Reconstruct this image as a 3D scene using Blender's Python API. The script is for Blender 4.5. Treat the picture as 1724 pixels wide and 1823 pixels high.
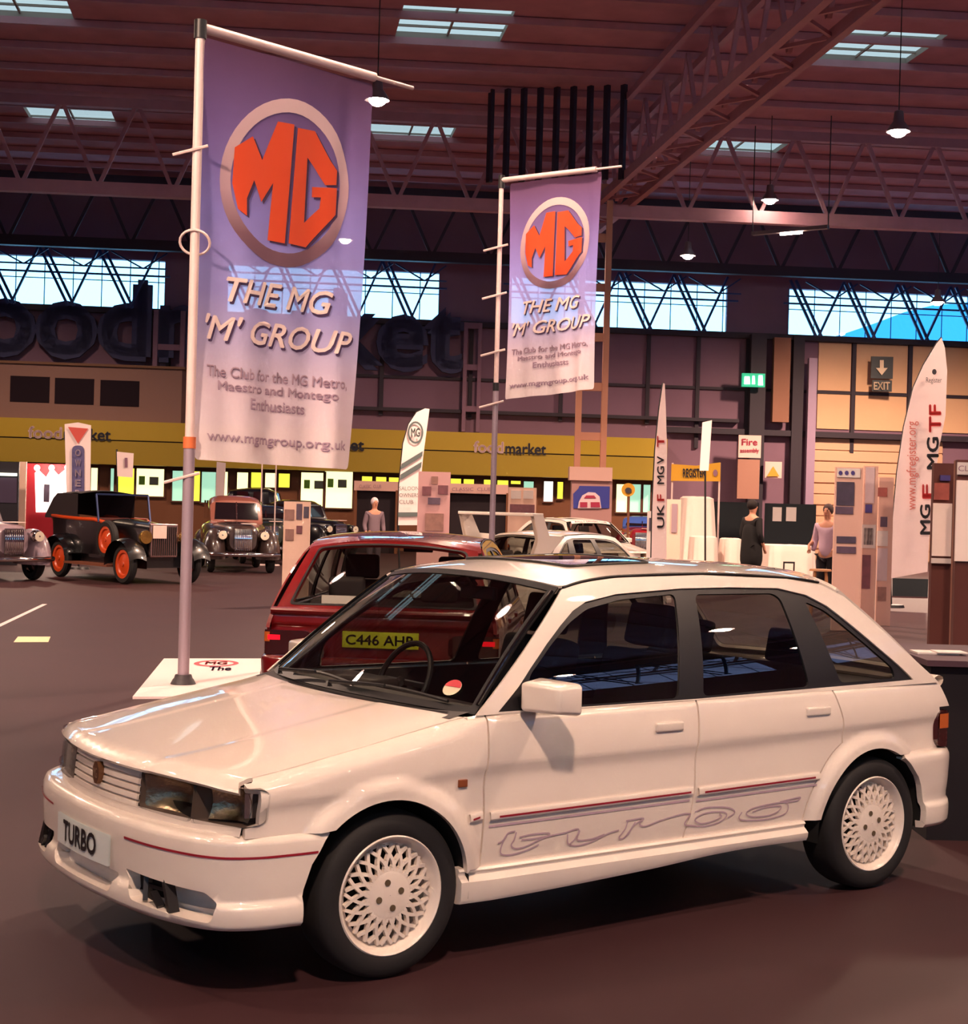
import bpy, bmesh, math, random
import numpy as np
from mathutils import Vector, Matrix, geometry
random.seed(7)
C = bpy.context.scene.collection
for o in list(bpy.data.objects): bpy.data.objects.remove(o)
R_ = math.radians
PI = math.pi

# ---------------------------------------------------------------- camera
CAM = Vector((-2.8858, -5.2619, 1.6359)); YAW, PIT, ROL, FOC = .6282, .0040, .0273, 2750.0
FW = Vector((math.sin(YAW) * math.cos(PIT), math.cos(YAW) * math.cos(PIT), -math.sin(PIT)))
_r = Vector((math.cos(YAW), -math.sin(YAW), 0)); _u = _r.cross(FW)
RT = _r * math.cos(ROL) + _u * math.sin(ROL); UP = -_r * math.sin(ROL) + _u * math.cos(ROL)
cd = bpy.data.cameras.new('camera'); cam = bpy.data.objects.new('camera', cd); C.objects.link(cam)
cd.sensor_fit = 'HORIZONTAL'; cd.sensor_width = 36; cd.lens = FOC / 1724 * 36; cd.clip_end = 300
m = Matrix((RT, UP, -FW)).transposed().to_4x4(); m.translation = CAM; cam.matrix_world = m
bpy.context.scene.camera = cam
vs = bpy.context.scene.view_settings
vs.view_transform = 'Standard'; vs.look = 'None'; vs.gamma = 1; vs.use_curve_mapping = False
vs.exposure = 0.0

# ---------------------------------------------------------------- helpers
def lin(c):
    return tuple(((x / 255) / 12.92 if x / 255 <= .04045 else ((x / 255 + .055) / 1.055) ** 2.4) for x in c)
_m = {}
def mat(name, rgb=(128, 128, 128), rough=.5, metal=0, coat=0, emit=None, es=1, spec=.5, noise=0, nscale=8, bump=0):
    if name in _m: return _m[name]
    M = bpy.data.materials.new(name); M.use_nodes = True; nt = M.node_tree; b = nt.nodes['Principled BSDF']
    c = lin(rgb) + (1,)
    b.inputs['Base Color'].default_value = c; b.inputs['Roughness'].default_value = rough; b.inputs['Metallic'].default_value = metal
    b.inputs['Coat Weight'].default_value = coat; b.inputs['Coat Roughness'].default_value = .018
    b.inputs['Specular IOR Level'].default_value = spec
    if emit: b.inputs['Emission Color'].default_value = lin(emit) + (1,); b.inputs['Emission Strength'].default_value = es
    if noise or bump:
        tc = nt.nodes.new('ShaderNodeTexCoord'); n = nt.nodes.new('ShaderNodeTexNoise'); n.inputs['Scale'].default_value = nscale; n.inputs['Detail'].default_value = 5
        nt.links.new(tc.outputs['Object'], n.inputs['Vector'])
        if noise:
            mx = nt.nodes.new('ShaderNodeMix'); mx.data_type = 'RGBA'
            mx.inputs[6].default_value = tuple(x * (1 - noise) for x in c[:3]) + (1,); mx.inputs[7].default_value = tuple(min(1, x * (1 + noise)) for x in c[:3]) + (1,)
            nt.links.new(n.outputs['Fac'], mx.inputs[0]); nt.links.new(mx.outputs[2], b.inputs['Base Color'])
        if bump:
            bp = nt.nodes.new('ShaderNodeBump'); bp.inputs['Strength'].default_value = bump; bp.inputs['Distance'].default_value = .01
            nt.links.new(n.outputs['Fac'], bp.inputs['Height']); nt.links.new(bp.outputs[0], b.inputs['Normal'])
    _m[name] = M; return M
def glassmat(name, tint, rough=.0, f0=.045):
    if name in _m: return _m[name]
    M = bpy.data.materials.new(name); M.use_nodes = True; nt = M.node_tree; nt.nodes.remove(nt.nodes['Principled BSDF'])
    out = nt.nodes['Material Output']; t = nt.nodes.new('ShaderNodeBsdfTransparent'); t.inputs[0].default_value = lin(tint) + (1,)
    g = nt.nodes.new('ShaderNodeBsdfGlossy'); g.inputs['Roughness'].default_value = rough
    lw = nt.nodes.new('ShaderNodeLayerWeight'); pw = nt.nodes.new('ShaderNodeMath'); pw.operation = 'POWER'; pw.inputs[1].default_value = 5
    f = nt.nodes.new('ShaderNodeMapRange'); f.inputs[3].default_value = f0; f.inputs[4].default_value = 1
    nt.links.new(lw.outputs['Facing'], pw.inputs[0]); nt.links.new(pw.outputs[0], f.inputs[0]); lw.inputs[0].default_value = .5
    mx = nt.nodes.new('ShaderNodeMixShader')
    nt.links.new(f.outputs[0], mx.inputs[0]); nt.links.new(t.outputs[0], mx.inputs[1]); nt.links.new(g.outputs[0], mx.inputs[2]); nt.links.new(mx.outputs[0], out.inputs[0])
    _m[name] = M; return M
def clothmat(name, stops, see=.12, axis='Z', coord='Object'):
    # printed cloth: colour ramp along the cloth's own height, partly translucent
    M = bpy.data.materials.new(name); M.use_nodes = True; nt = M.node_tree; nt.nodes.remove(nt.nodes['Principled BSDF'])
    out = nt.nodes['Material Output']; tc = nt.nodes.new('ShaderNodeTexCoord'); sp = nt.nodes.new('ShaderNodeSeparateXYZ')
    nt.links.new(tc.outputs[coord], sp.inputs[0])
    z0, z1 = stops[0][0], stops[-1][0]
    mr = nt.nodes.new('ShaderNodeMapRange'); mr.inputs[1].default_value = z0; mr.inputs[2].default_value = z1
    nt.links.new(sp.outputs[axis], mr.inputs[0])
    cr = nt.nodes.new('ShaderNodeValToRGB'); nt.links.new(mr.outputs[0], cr.inputs[0])
    e = cr.color_ramp.elements
    while len(e) < len(stops): e.new(.5)
    for k, (z, c) in enumerate(stops): e[k].position = (z - z0) / (z1 - z0)
    for k, (z, c) in enumerate(stops): e[k].color = lin(c) + (1,)
    d = nt.nodes.new('ShaderNodeBsdfDiffuse'); tr = nt.nodes.new('ShaderNodeBsdfTranslucent'); tp = nt.nodes.new('ShaderNodeBsdfTransparent')
    nt.links.new(cr.outputs[0], d.inputs[0]); nt.links.new(cr.outputs[0], tr.inputs[0])
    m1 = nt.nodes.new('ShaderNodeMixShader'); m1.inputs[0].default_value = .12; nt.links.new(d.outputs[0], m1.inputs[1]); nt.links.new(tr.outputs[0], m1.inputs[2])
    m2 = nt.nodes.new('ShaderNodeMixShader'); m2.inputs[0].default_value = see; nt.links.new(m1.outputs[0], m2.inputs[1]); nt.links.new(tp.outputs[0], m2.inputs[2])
    nt.links.new(m2.outputs[0], out.inputs[0]); _m[name] = M; return M

def tag(o, label=None, cat=None, group=None, kind=None):
    if label: o['label'] = label
    if cat: o['category'] = cat
    if group: o['group'] = group
    if kind: o['kind'] = kind
    return o
def thing(name, label, cat, loc=(0, 0, 0), rz=0, group=None):
    o = bpy.data.objects.new(name, None); C.objects.link(o); o.location = loc; o.rotation_euler = (0, 0, rz); o.empty_display_size = .2
    return tag(o, label, cat, group)
def link(name, me, mt, parent=None):
    o = bpy.data.objects.new(name, me); C.objects.link(o)
    if mt: me.materials.append(mt)
    if parent: o.parent = parent
    return o
def copy_tree(o, parent=None, skip=()):
    c = o.copy(); C.objects.link(c); c.parent = parent
    for ch in [k for k in bpy.data.objects if k.parent == o and k.name.split('.')[0] not in skip]: copy_tree(ch, c, skip)
    return c

class MB:
    def __init__(s): s.v = []; s.f = []; s.sm = []
    def add(s, V, F, smooth=False, M=None):
        n = len(s.v)
        for p in V:
            p = Vector(p); s.v.append(tuple(M @ p if M else p))
        for f in F: s.f.append([i + n for i in f]); s.sm.append(smooth)
        return s
    def box(s, a, b, M=None, bev=0):
        x0, y0, z0 = a; x1, y1, z1 = b
        if x0 > x1: x0, x1 = x1, x0
        if y0 > y1: y0, y1 = y1, y0
        if z0 > z1: z0, z1 = z1, z0
        if bev:
            bm = bmesh.new(); r = bmesh.ops.create_cube(bm, size=1)
            for v in bm.verts: v.co = Vector((x0 + (v.co.x + .5) * (x1 - x0), y0 + (v.co.y + .5) * (y1 - y0), z0 + (v.co.z + .5) * (z1 - z0)))
            bmesh.ops.bevel(bm, geom=list(bm.edges), offset=bev, segments=3, affect='EDGES', profile=.6)
            bm.verts.index_update()
            s.add([v.co.copy() for v in bm.verts], [[v.index for v in f.verts] for f in bm.faces], True, M); bm.free(); return s
        V = [(x0, y0, z0), (x1, y0, z0), (x1, y1, z0), (x0, y1, z0), (x0, y0, z1), (x1, y0, z1), (x1, y1, z1), (x0, y1, z1)]
        return s.add(V, [(0, 3, 2, 1), (4, 5, 6, 7), (0, 1, 5, 4), (1, 2, 6, 5), (2, 3, 7, 6), (3, 0, 4, 7)], False, M)
    def bar(s, p, q, w, h=None, up=(0, 0, 1)):
        p = Vector(p); q = Vector(q); d = q - p; L = d.length; d.normalize(); h = h or w
        x = d.cross(Vector(up))
        if x.length < 1e-4: x = d.cross(Vector((1, 0, 0)))
        x.normalize(); y = x.cross(d)
        V = [p + x * a * w / 2 + y * b * h / 2 for a, b in ((-1, -1), (1, -1), (1, 1), (-1, 1))] + [q + x * a * w / 2 + y * b * h / 2 for a, b in ((-1, -1), (1, -1), (1, 1), (-1, 1))]
        return s.add(V, [(0, 1, 2, 3), (7, 6, 5, 4), (0, 4, 5, 1), (1, 5, 6, 2), (2, 6, 7, 3), (3, 7, 4, 0)])
    def tube(s, path, r, n=10, closed=False, caps=True):
        P = [Vector(p) for p in path]; rr = r if hasattr(r, '__len__') else [r] * len(P); rings = []; N = len(P); prev = None
        for i, p in enumerate(P):
            if closed: d = P[(i + 1) % N] - P[i - 1]
            else: d = P[min(i + 1, N - 1)] - P[max(i - 1, 0)]
            d.normalize()
            if prev is None: x = d.orthogonal().normalized()
            else: x = (prev - d * prev.dot(d)).normalized()
            prev = x; y = d.cross(x)
            rings.append([p + (x * math.cos(2 * PI * k / n) + y * math.sin(2 * PI * k / n)) * rr[i] for k in range(n)])
        V = [v for g in rings for v in g]; F = []
        for i in range(N if closed else N - 1):
            j = (i + 1) % N
            for k in range(n): F.append((i * n + k, i * n + (k + 1) % n, j * n + (k + 1) % n, j * n + k))
        s.add(V, F, True)
        if caps and not closed: s.add(rings[0], [tuple(range(n))[::-1]]); s.add(rings[-1], [tuple(range(n))])
        return s
    def lathe(s, prof, n=32, M=None, axis='Z'):
        # prof: (r, h) pairs; axis the spin axis
        V = []
        for r, h in prof:
            for k in range(n):
                a = 2 * PI * k / n; c, d = r * math.cos(a), r * math.sin(a)
                V.append((c, d, h) if axis == 'Z' else ((c, -h, d) if axis == 'Y' else (h, c, d)))
        F = []
        for i in range(len(prof) - 1):
            for k in range(n): F.append((i * n + k, i * n + (k + 1) % n, (i + 1) * n + (k + 1) % n, (i + 1) * n + k))
        return s.add(V, F, True, M)
    def disc(s, c, r, n=24, axis='Z', M=None):
        c = Vector(c); V = []
        for k in range(n):
            a = 2 * PI * k / n; p, q = r * math.cos(a), r * math.sin(a)
            V.append(c + Vector((p, q, 0) if axis == 'Z' else ((p, 0, q) if axis == 'Y' else (0, p, q))))
        return s.add(V, [tuple(range(n))], False, M)
    def grid(s, fn, nu, nv, M=None, wrap=False):
        V = [fn(i / nu, j / nv) for j in range(nv + 1) for i in range(nu + 1)]
        F = [(j * (nu + 1) + i, j * (nu + 1) + i + 1, (j + 1) * (nu + 1) + i + 1, (j + 1) * (nu + 1) + i) for j in range(nv) for i in range(nu)]
        return s.add(V, F, True, M)
    def sphere(s, c, r, n=16, M=None):
        r = r if hasattr(r, '__len__') else (r, r, r)
        return s.grid(lambda u, v: (c[0] + r[0] * math.cos(2 * PI * u) * math.sin(PI * v), c[1] + r[1] * math.sin(2 * PI * u) * math.sin(PI * v), c[2] + r[2] * math.cos(PI * v)), n, n // 2, M)
    def prism(s, poly, fn0, fn1):
        n = len(poly); tri = geometry.tessellate_polygon([[Vector((p[0], p[1], 0)) for p in poly]])
        A = [fn0(*p) for p in poly]; B = [fn1(*p) for p in poly]
        s.add(A, [tuple(t) for t in tri]); s.add(B, [tuple(t)[::-1] for t in tri])
        return s.add(A + B, [(i, (i + 1) % n, n + (i + 1) % n, n + i) for i in range(n)])
    def build(s, name, mt, parent=None, loc=None, rz=None, fix=True):
        me = bpy.data.meshes.new(name); me.from_pydata(s.v, [], s.f); me.update()
        me.polygons.foreach_set('use_smooth', s.sm)
        if fix:
            bm = bmesh.new(); bm.from_mesh(me); bmesh.ops.remove_doubles(bm, verts=bm.verts, dist=1e-5); bmesh.ops.recalc_face_normals(bm, faces=bm.faces); bm.to_mesh(me); bm.free()
        try: me.set_sharp_from_angle(angle=R_(40))
        except Exception: pass
        o = link(name, me, mt, parent)
        if loc is not None: o.location = loc
        if rz is not None: o.rotation_euler = (0, 0, rz)
        return o

def smooth(t): t = max(0, min(1, t)); return t * t * (3 - 2 * t)
class Curve1:
    """monotone cubic interpolation"""
    def __init__(s, pts):
        s.x = [p[0] for p in pts]; s.y = [p[1] for p in pts]; n = len(pts)
        d = [(s.y[i + 1] - s.y[i]) / (s.x[i + 1] - s.x[i]) for i in range(n - 1)]
        s.m = [d[0]] + [0 if d[i - 1] * d[i] <= 0 else 2 * d[i - 1] * d[i] / (d[i - 1] + d[i]) for i in range(1, n - 1)] + [d[-1]]
    def __call__(s, t):
        x = s.x
        if t <= x[0]: return s.y[0] + s.m[0] * (t - x[0])
        if t >= x[-1]: return s.y[-1] + s.m[-1] * (t - x[-1])
        i = 0
        while t > x[i + 1]: i += 1
        h = x[i + 1] - x[i]; u = (t - x[i]) / h
        return (2 * u ** 3 - 3 * u ** 2 + 1) * s.y[i] + (u ** 3 - 2 * u ** 2 + u) * h * s.m[i] + (-2 * u ** 3 + 3 * u ** 2) * s.y[i + 1] + (u ** 3 - u ** 2) * h * s.m[i + 1]
class Path2:
    """Catmull-Rom plan path by arc length"""
    def __init__(s, pts, n=24):
        P = [Vector(p) for p in pts]; P = [2 * P[0] - P[1]] + P + [2 * P[-1] - P[-2]]; Q = []
        for i in range(1, len(P) - 2):
            for k in range(n):
                t = k / n; a, b, c, d = P[i - 1], P[i], P[i + 1], P[i + 2]
                Q.append(.5 * ((2 * b) + (c - a) * t + (2 * a - 5 * b + 4 * c - d) * t * t + (3 * b - a - 3 * c + d) * t ** 3))
        Q.append(P[-2]); s.Q = Q; s.S = [0]
        for i in range(1, len(Q)): s.S.append(s.S[-1] + (Q[i] - Q[i - 1]).length)
        s.L = s.S[-1]
    def __call__(s, t):
        t = max(0, min(s.L, t)); i = int(np.searchsorted(s.S, t)); i = max(1, min(len(s.Q) - 1, i))
        k = (t - s.S[i - 1]) / max(1e-9, s.S[i] - s.S[i - 1]); return s.Q[i - 1].lerp(s.Q[i], k)
    def tan(s, t): return (s(min(s.L, t + .01)) - s(max(0, t - .01))).normalized()
    def find(s, comp, val):
        best = min(range(len(s.Q)), key=lambda i: abs(s.Q[i][comp] - val)); return s.S[best]

def inpoly(px, py, poly):
    c = np.zeros(px.shape, bool); n = len(poly)
    for i in range(n):
        x0, y0 = poly[i - 1]; x1, y1 = poly[i]
        if y0 == y1: continue
        k = ((y0 > py) != (y1 > py)) & (px < (x1 - x0) * (py - y0) / (y1 - y0) + x0); c ^= k
    return c
def segdist(px, py, poly):
    d = np.full(px.shape, 1e9); n = len(poly)
    for i in range(n):
        x0, y0 = poly[i - 1]; x1, y1 = poly[i]; dx, dy = x1 - x0, y1 - y0; L = dx * dx + dy * dy + 1e-12
        t = np.clip(((px - x0) * dx + (py - y0) * dy) / L, 0, 1); d = np.minimum(d, np.hypot(px - x0 - t * dx, py - y0 - t * dy))
    return d
def resample(poly, h):
    out = []
    for i in range(len(poly)):
        a = poly[i]; b = poly[(i + 1) % len(poly)]; L = math.hypot(b[0] - a[0], b[1] - a[1]); n = max(1, int(math.ceil(L / h)))
        for k in range(n): out.append((a[0] + (b[0] - a[0]) * k / n, a[1] + (b[1] - a[1]) * k / n))
    return out
def rounded(poly, r, n=5):
    """round every corner of a polygon"""
    out = []; N = len(poly)
    for i in range(N):
        p = Vector(poly[i]); a = Vector(poly[i - 1]); b = Vector(poly[(i + 1) % N]); ra = min(r, (a - p).length * .45, (b - p).length * .45)
        q0 = p + (a - p).normalized() * ra; q1 = p + (b - p).normalized() * ra
        for k in range(n + 1):
            t = k / n; v = q0 * (1 - t) ** 2 + p * 2 * t * (1 - t) + q1 * t * t; out.append((v.x, v.y))
    return out
def panel(name, outline, fn, mt, parent=None, holes=(), h=.03, rim=.008, flip=False, off=0, both=False):
    loops = [resample(list(outline), h)] + [resample(list(q), h) for q in holes]
    xs = [p[0] for p in loops[0]]; ys = [p[1] for p in loops[0]]
    gx, gy = [], []; j = 0; y = min(ys) + h * .43
    while y < max(ys):
        x = min(xs) + h * (.5 if j % 2 else 1.0)
        while x < max(xs): gx.append(x); gy.append(y); x += h
        y += h * .866; j += 1
    gx = np.array(gx); gy = np.array(gy)
    if len(gx):
        ok = inpoly(gx, gy, loops[0]) & (segdist(gx, gy, loops[0]) > h * .5)
        for q in loops[1:]: ok &= ~inpoly(gx, gy, q) & (segdist(gx, gy, q) > h * .5)
        inner = list(zip(gx[ok], gy[ok]))
    else: inner = []
    pts = []; edges = []
    for L in loops:
        n0 = len(pts); pts += L; edges += [(n0 + i, n0 + (i + 1) % len(L)) for i in range(len(L))]
    nb = len(pts); pts += inner
    V, E, F, ov, oe, of = geometry.delaunay_2d_cdt([Vector((float(p[0]), float(p[1]))) for p in pts], edges, [], 0, 1e-7)
    cx = np.array([(V[f[0]][0] + V[f[1]][0] + V[f[2]][0]) / 3 for f in F]); cy = np.array([(V[f[0]][1] + V[f[1]][1] + V[f[2]][1]) / 3 for f in F])
    ok = inpoly(cx, cy, loops[0])
    for q in loops[1:]: ok &= ~inpoly(cx, cy, q)
    F = [f for f, k in zip(F, ok) if k]
    sg = -1 if flip else 1; P = []; N = []
    for v in V:
        a, b = v[0], v[1]; e = 1e-3
        p = Vector(fn(a, b)); du = Vector(fn(a + e, b)) - Vector(fn(a - e, b)); dv = Vector(fn(a, b + e)) - Vector(fn(a, b - e))
        n = du.cross(dv); n = n.normalized() * sg if n.length > 1e-12 else Vector((0, 0, 1)); P.append(p + n * off); N.append(n)
    verts = [tuple(p) for p in P]; faces = []; nrm = []
    for f in F:
        f = list(f)
        a, b, c = V[f[0]], V[f[1]], V[f[2]]
        if (b[0] - a[0]) * (c[1] - a[1]) - (b[1] - a[1]) * (c[0] - a[0]) < 0: f.reverse()
        if flip: f.reverse()
        faces.append(f); nrm += [tuple(N[i]) for i in f]
    sm = [True] * len(faces)
    if rim:
        cnt = {}
        for f in faces:
            for i in range(3): a, b = f[i], f[(i + 1) % 3]; cnt.setdefault((min(a, b), max(a, b)), []).append((a, b))
        low = {}
        for k, l in cnt.items():
            if len(l) == 1:
                a, b = l[0]
                for i in (a, b):
                    if i not in low: low[i] = (len(verts)); verts.append(verts[i]); verts.append(tuple(P[i] - N[i] * rim))
                faces.append([low[b], low[a], low[a] + 1, low[b] + 1]); nrm += [(0, 0, 0)] * 4; sm.append(False)
    me = bpy.data.meshes.new(name); me.from_pydata(verts, [], faces); me.polygons.foreach_set('use_smooth', sm); me.update()
    me.normals_split_custom_set(nrm)
    return link(name, me, mt, parent)
def arc(cx, cy, r, a0, a1, n=20):
    return [(cx + r * math.cos(R_(a0 + (a1 - a0) * k / n)), cy + r * math.sin(R_(a0 + (a1 - a0) * k / n))) for k in range(n + 1)]
_tc = {}
def text_mesh(s, bold=0, shear=0, outline=0, spacing=1, align='LEFT'):
    key = (s, bold, shear, outline, spacing, align)
    if key in _tc: return _tc[key]
    cu = bpy.data.curves.new('lettering', 'FONT'); cu.body = s; cu.shear = shear; cu.space_character = spacing; cu.resolution_u = 3
    cu.align_x = align
    if outline: cu.fill_mode = 'NONE'; cu.bevel_depth = outline; cu.bevel_resolution = 0; cu.dimensions = '3D'
    o = bpy.data.objects.new('lettering', cu); C.objects.link(o); dg = bpy.context.evaluated_depsgraph_get(); dg.update()
    me = bpy.data.meshes.new_from_object(o.evaluated_get(dg)); V = [v.co.copy() for v in me.vertices]; F = [list(p.vertices) for p in me.polygons]
    if bold:
        n0 = len(V); V0, F0 = list(V), list(F)
        for dx, dy in ((bold, 0), (-bold, 0), (0, bold), (0, -bold)): k = len(V); V += [v + Vector((dx, dy, 0)) for v in V0]; F += [[i + k for i in f] for f in F0]
    bpy.data.objects.remove(o); bpy.data.curves.remove(cu); bpy.data.meshes.remove(me)
    _tc[key] = (V, F); return V, F
def text_on(name, s, fn, box, mt, parent=None, off=.003, flip=False, rot=0, **k):
    """letter a surface: box=(u0,v0,u1,v1) in the surface's own coordinates"""
    V, F = text_mesh(s, **k)
    V = [Vector(v) for v in V]
    x0 = min(v.x for v in V); x1 = max(v.x for v in V); y0 = min(v.y for v in V); y1 = max(v.y for v in V)
    out = []; sg = -1 if flip else 1
    for v in V:
        a = (v.x - x0) / (x1 - x0 + 1e-9); b = (v.y - y0) / (y1 - y0 + 1e-9)
        if rot == 90: a, b = 1 - b, a
        if rot == -90: a, b = b, 1 - a
        u = box[0] + (box[2] - box[0]) * a; w = box[1] + (box[3] - box[1]) * b; e = 1e-3
        p = Vector(fn(u, w)); n = (Vector(fn(u + e, w)) - Vector(fn(u - e, w))).cross(Vector(fn(u, w + e)) - Vector(fn(u, w - e))).normalized() * sg
        out.append(tuple(p + n * (off + (v.z - min(q.z for q in V) if False else 0))))
    me = bpy.data.meshes.new(name); me.from_pydata(out, [], F); me.update()
    return link(name, me, mt, parent)
def ray(u, v, depth):
    """point seen at photo pixel (u, v) that stands `depth` metres in front of the camera"""
    return CAM + (FW * FOC + RT * (u - 862) - UP * (v - 911.5)) * (depth / FOC)
def ground(u, depth):
    a = ray(u, 900, depth); b = ray(u, 1000, depth); t = a.z / (a.z - b.z); p = a.lerp(b, t); p.z = 0; return p
HR = -YAW                                   # the hall's long wall faces the camera
def hall(a, b, z):                          # a to the right, b into the hall, from below the camera
    return Vector((CAM.x, CAM.y, 0)) + _r * a + Vector((math.sin(YAW), math.cos(YAW), 0)) * b + Vector((0, 0, z))
# ---------------------------------------------------------------- light
wd = bpy.data.worlds.new('sky'); bpy.context.scene.world = wd; wd.use_nodes = True
bg = wd.node_tree.nodes['Background']; bg.inputs[0].default_value = (.26, .64, 1.0, 1); bg.inputs[1].default_value = 3.8
try: wd.cycles.sampling_method = 'NONE'
except Exception: pass
def lamp(p, power, col=(1, .66, .48), rad=.3, cone=165, aim=None):
    l = bpy.data.lights.new('hall_spot_light', 'SPOT'); l.energy = power; l.color = col; l.shadow_soft_size = rad; l.spot_size = R_(cone); l.spot_blend = .6
    o = bpy.data.objects.new('hall_spot_light', l); C.objects.link(o); o.location = p
    if aim is not None: o.rotation_euler = (Vector(aim) - Vector(p)).to_track_quat('-Z', 'Y').to_euler()
    return o
KEY = [((-3.6, -7.4, 9.6), 4300), ((7.5, -5.5, 9.6), 2300), ((-6.5, 4.5, 9.6), 1700), ((6.5, 7.5, 9.6), 2300)]
for p, e in KEY: lamp(p, e)
lamp((-6.5, 2.0, 9.4), 8500, cone=50, aim=(3.6, 8.0, 3.6))  # added spot without a fixture, aimed to brighten the banners
for a, b_, e in ((-13, 24, 5200), (-14, 44, 2600), (1, 29, 6500), (1, 45, 3000), (12.5, 27, 8000), (13.5, 47, 10500)): lamp(hall(a, b_, 9.4), e, rad=.4)  # added spots without fixtures that lift the background and far wall

# ---------------------------------------------------------------- the hall
K = .11
def wall_b(a): return 54.4 + K * a
def wp(a, d, z): return hall(a, wall_b(a) - d, z)          # a point d metres in front of the far wall
def wbox(mb, a0, a1, z0, z1, d0=0, d1=.3):
    V = [wp(a, d, z) for z in (z0, z1) for d in (d0, d1) for a in (a0, a1)]
    mb.add(V, [(0, 1, 3, 2), (4, 6, 7, 5), (0, 4, 5, 1), (2, 3, 7, 6), (0, 2, 6, 4), (1, 5, 7, 3)]); return mb
A0, A1, B0, ZC = -34, 27, -24, 12.5
floor_m = mat('hall_floor', (58, 34, 37), .60, noise=.22, nscale=.9, spec=.3)
b = MB(); b.add([hall(A0, B0, 0), hall(A1, B0, 0), hall(A1, 60, 0), hall(A0, 60, 0)], [(0, 1, 2, 3)]); tag(b.build('floor', floor_m), kind='structure')
# ceiling with skylight openings
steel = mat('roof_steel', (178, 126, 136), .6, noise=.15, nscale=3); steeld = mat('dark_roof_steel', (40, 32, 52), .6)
ceil_m = mat('roof_deck', (185, 132, 146), .9, noise=.3, nscale=1.5)
def rp(a, b_, z): return hall(a - .14 * (b_ - 38), b_ + .085 * a, z)      # roof grid runs a little askew to the view
sky = []
for bb in (35.1, 45.4, 24.8):
    for aa in (-19.5, -9.75, 0, 9.75, 19.5): sky.append((aa + (-1.4), bb))
b = MB(); bs = sorted(set(s_[1] for s_ in sky)); aas = sorted(set(s_[0] for s_ in sky)); hw, hd = 1.22, 1.15
ycuts = [-26]; 
for q in bs: ycuts += [q - hd, q + hd]
ycuts.append(66)
for i in range(len(ycuts) - 1):
    y0, y1 = ycuts[i], ycuts[i + 1]
    if i % 2 == 0: b.add([rp(-44, y0, ZC), rp(44, y0, ZC), rp(44, y1, ZC), rp(-44, y1, ZC)], [(0, 1, 2, 3)])
    else:
        xc = [-44] + [v for q in aas for v in (q - hw, q + hw)] + [44]
        for j in range(0, len(xc), 2): b.add([rp(xc[j], y0, ZC), rp(xc[j + 1], y0, ZC), rp(xc[j + 1], y1, ZC), rp(xc[j], y1, ZC)], [(0, 1, 2, 3)])
tag(b.build('ceiling', ceil_m), kind='structure')
sk_glass = glassmat('skylight_glass', (205, 158, 135)); sk_frame = mat('skylight_curb', (150, 140, 130), .7)
nw = 1
for aa, bb in sky:
    f = MB()
    for (x0, y0, x1, y1) in ((aa - hw, bb - hd, aa + hw, bb - hd), (aa + hw, bb - hd, aa + hw, bb + hd), (aa + hw, bb + hd, aa - hw, bb + hd), (aa - hw, bb + hd, aa - hw, bb - hd)):
        f.add([rp(x0, y0, ZC), rp(x1, y1, ZC), rp(x1, y1, ZC + .14), rp(x0, y0, ZC + .14)], [(0, 1, 2, 3)])
    f.bar(rp(aa, bb - hd, ZC + .11), rp(aa, bb + hd, ZC + .11), .05); f.bar(rp(aa - hw, bb - .5, ZC + .11), rp(aa + hw, bb - .5, ZC + .11), .05); f.bar(rp(aa - hw, bb + .6, ZC + .11), rp(aa + hw, bb + .6, ZC + .11), .05)
    fo = f.build('window_%d' % nw, sk_frame); tag(fo, kind='structure')
    MB().add([rp(aa - hw, bb - hd, ZC + .14), rp(aa + hw, bb - hd, ZC + .14), rp(aa + hw, bb + hd, ZC + .14), rp(aa - hw, bb + hd, ZC + .14)], [(0, 1, 2, 3)]).build('skylight_pane', sk_glass, fo); nw += 1
# roof sheet ribs and trusses
b = MB()
for k in range(-6, 31):
    y = 2 + k * 1.9; b.bar(rp(-40, y, ZC - .10), rp(40, y, ZC - .10), .12, .16)
tag(b.build('trim_1', steel), kind='structure')
tn = 2
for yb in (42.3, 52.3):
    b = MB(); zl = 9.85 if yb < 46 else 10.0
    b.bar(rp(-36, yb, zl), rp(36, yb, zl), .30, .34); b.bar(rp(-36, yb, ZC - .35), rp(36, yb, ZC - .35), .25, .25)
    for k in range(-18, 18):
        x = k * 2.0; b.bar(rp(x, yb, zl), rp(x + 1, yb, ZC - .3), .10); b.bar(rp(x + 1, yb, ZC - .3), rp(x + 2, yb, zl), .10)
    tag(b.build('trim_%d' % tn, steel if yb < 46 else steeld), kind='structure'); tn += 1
for xa in (-15.5, 3.96, 22.0):
    b = MB()
    for dx in (-.45, .45):
        b.bar(rp(xa + dx, -2, 10.1), rp(xa + dx, 53, 10.1), .16, .24); b.bar(rp(xa + dx, -2, ZC - .4), rp(xa + dx, 53, ZC - .4), .14, .18)
    for k in range(0, 26):
        y = k * 2.0; b.bar(rp(xa - .45, y, 10.1), rp(xa + .45, y + 1, 10.1), .07); b.bar(rp(xa + .45, y + 1, 10.1), rp(xa - .45, y + 2, 10.1), .07)
        b.bar(rp(xa, y, 10.1), rp(xa, y + 1, ZC - .4), .09); b.bar(rp(xa, y + 1, ZC - .4), rp(xa, y + 2, 10.1), .09)
    tag(b.build('trim_%d' % tn, steel), kind='structure'); tn += 1
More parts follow.
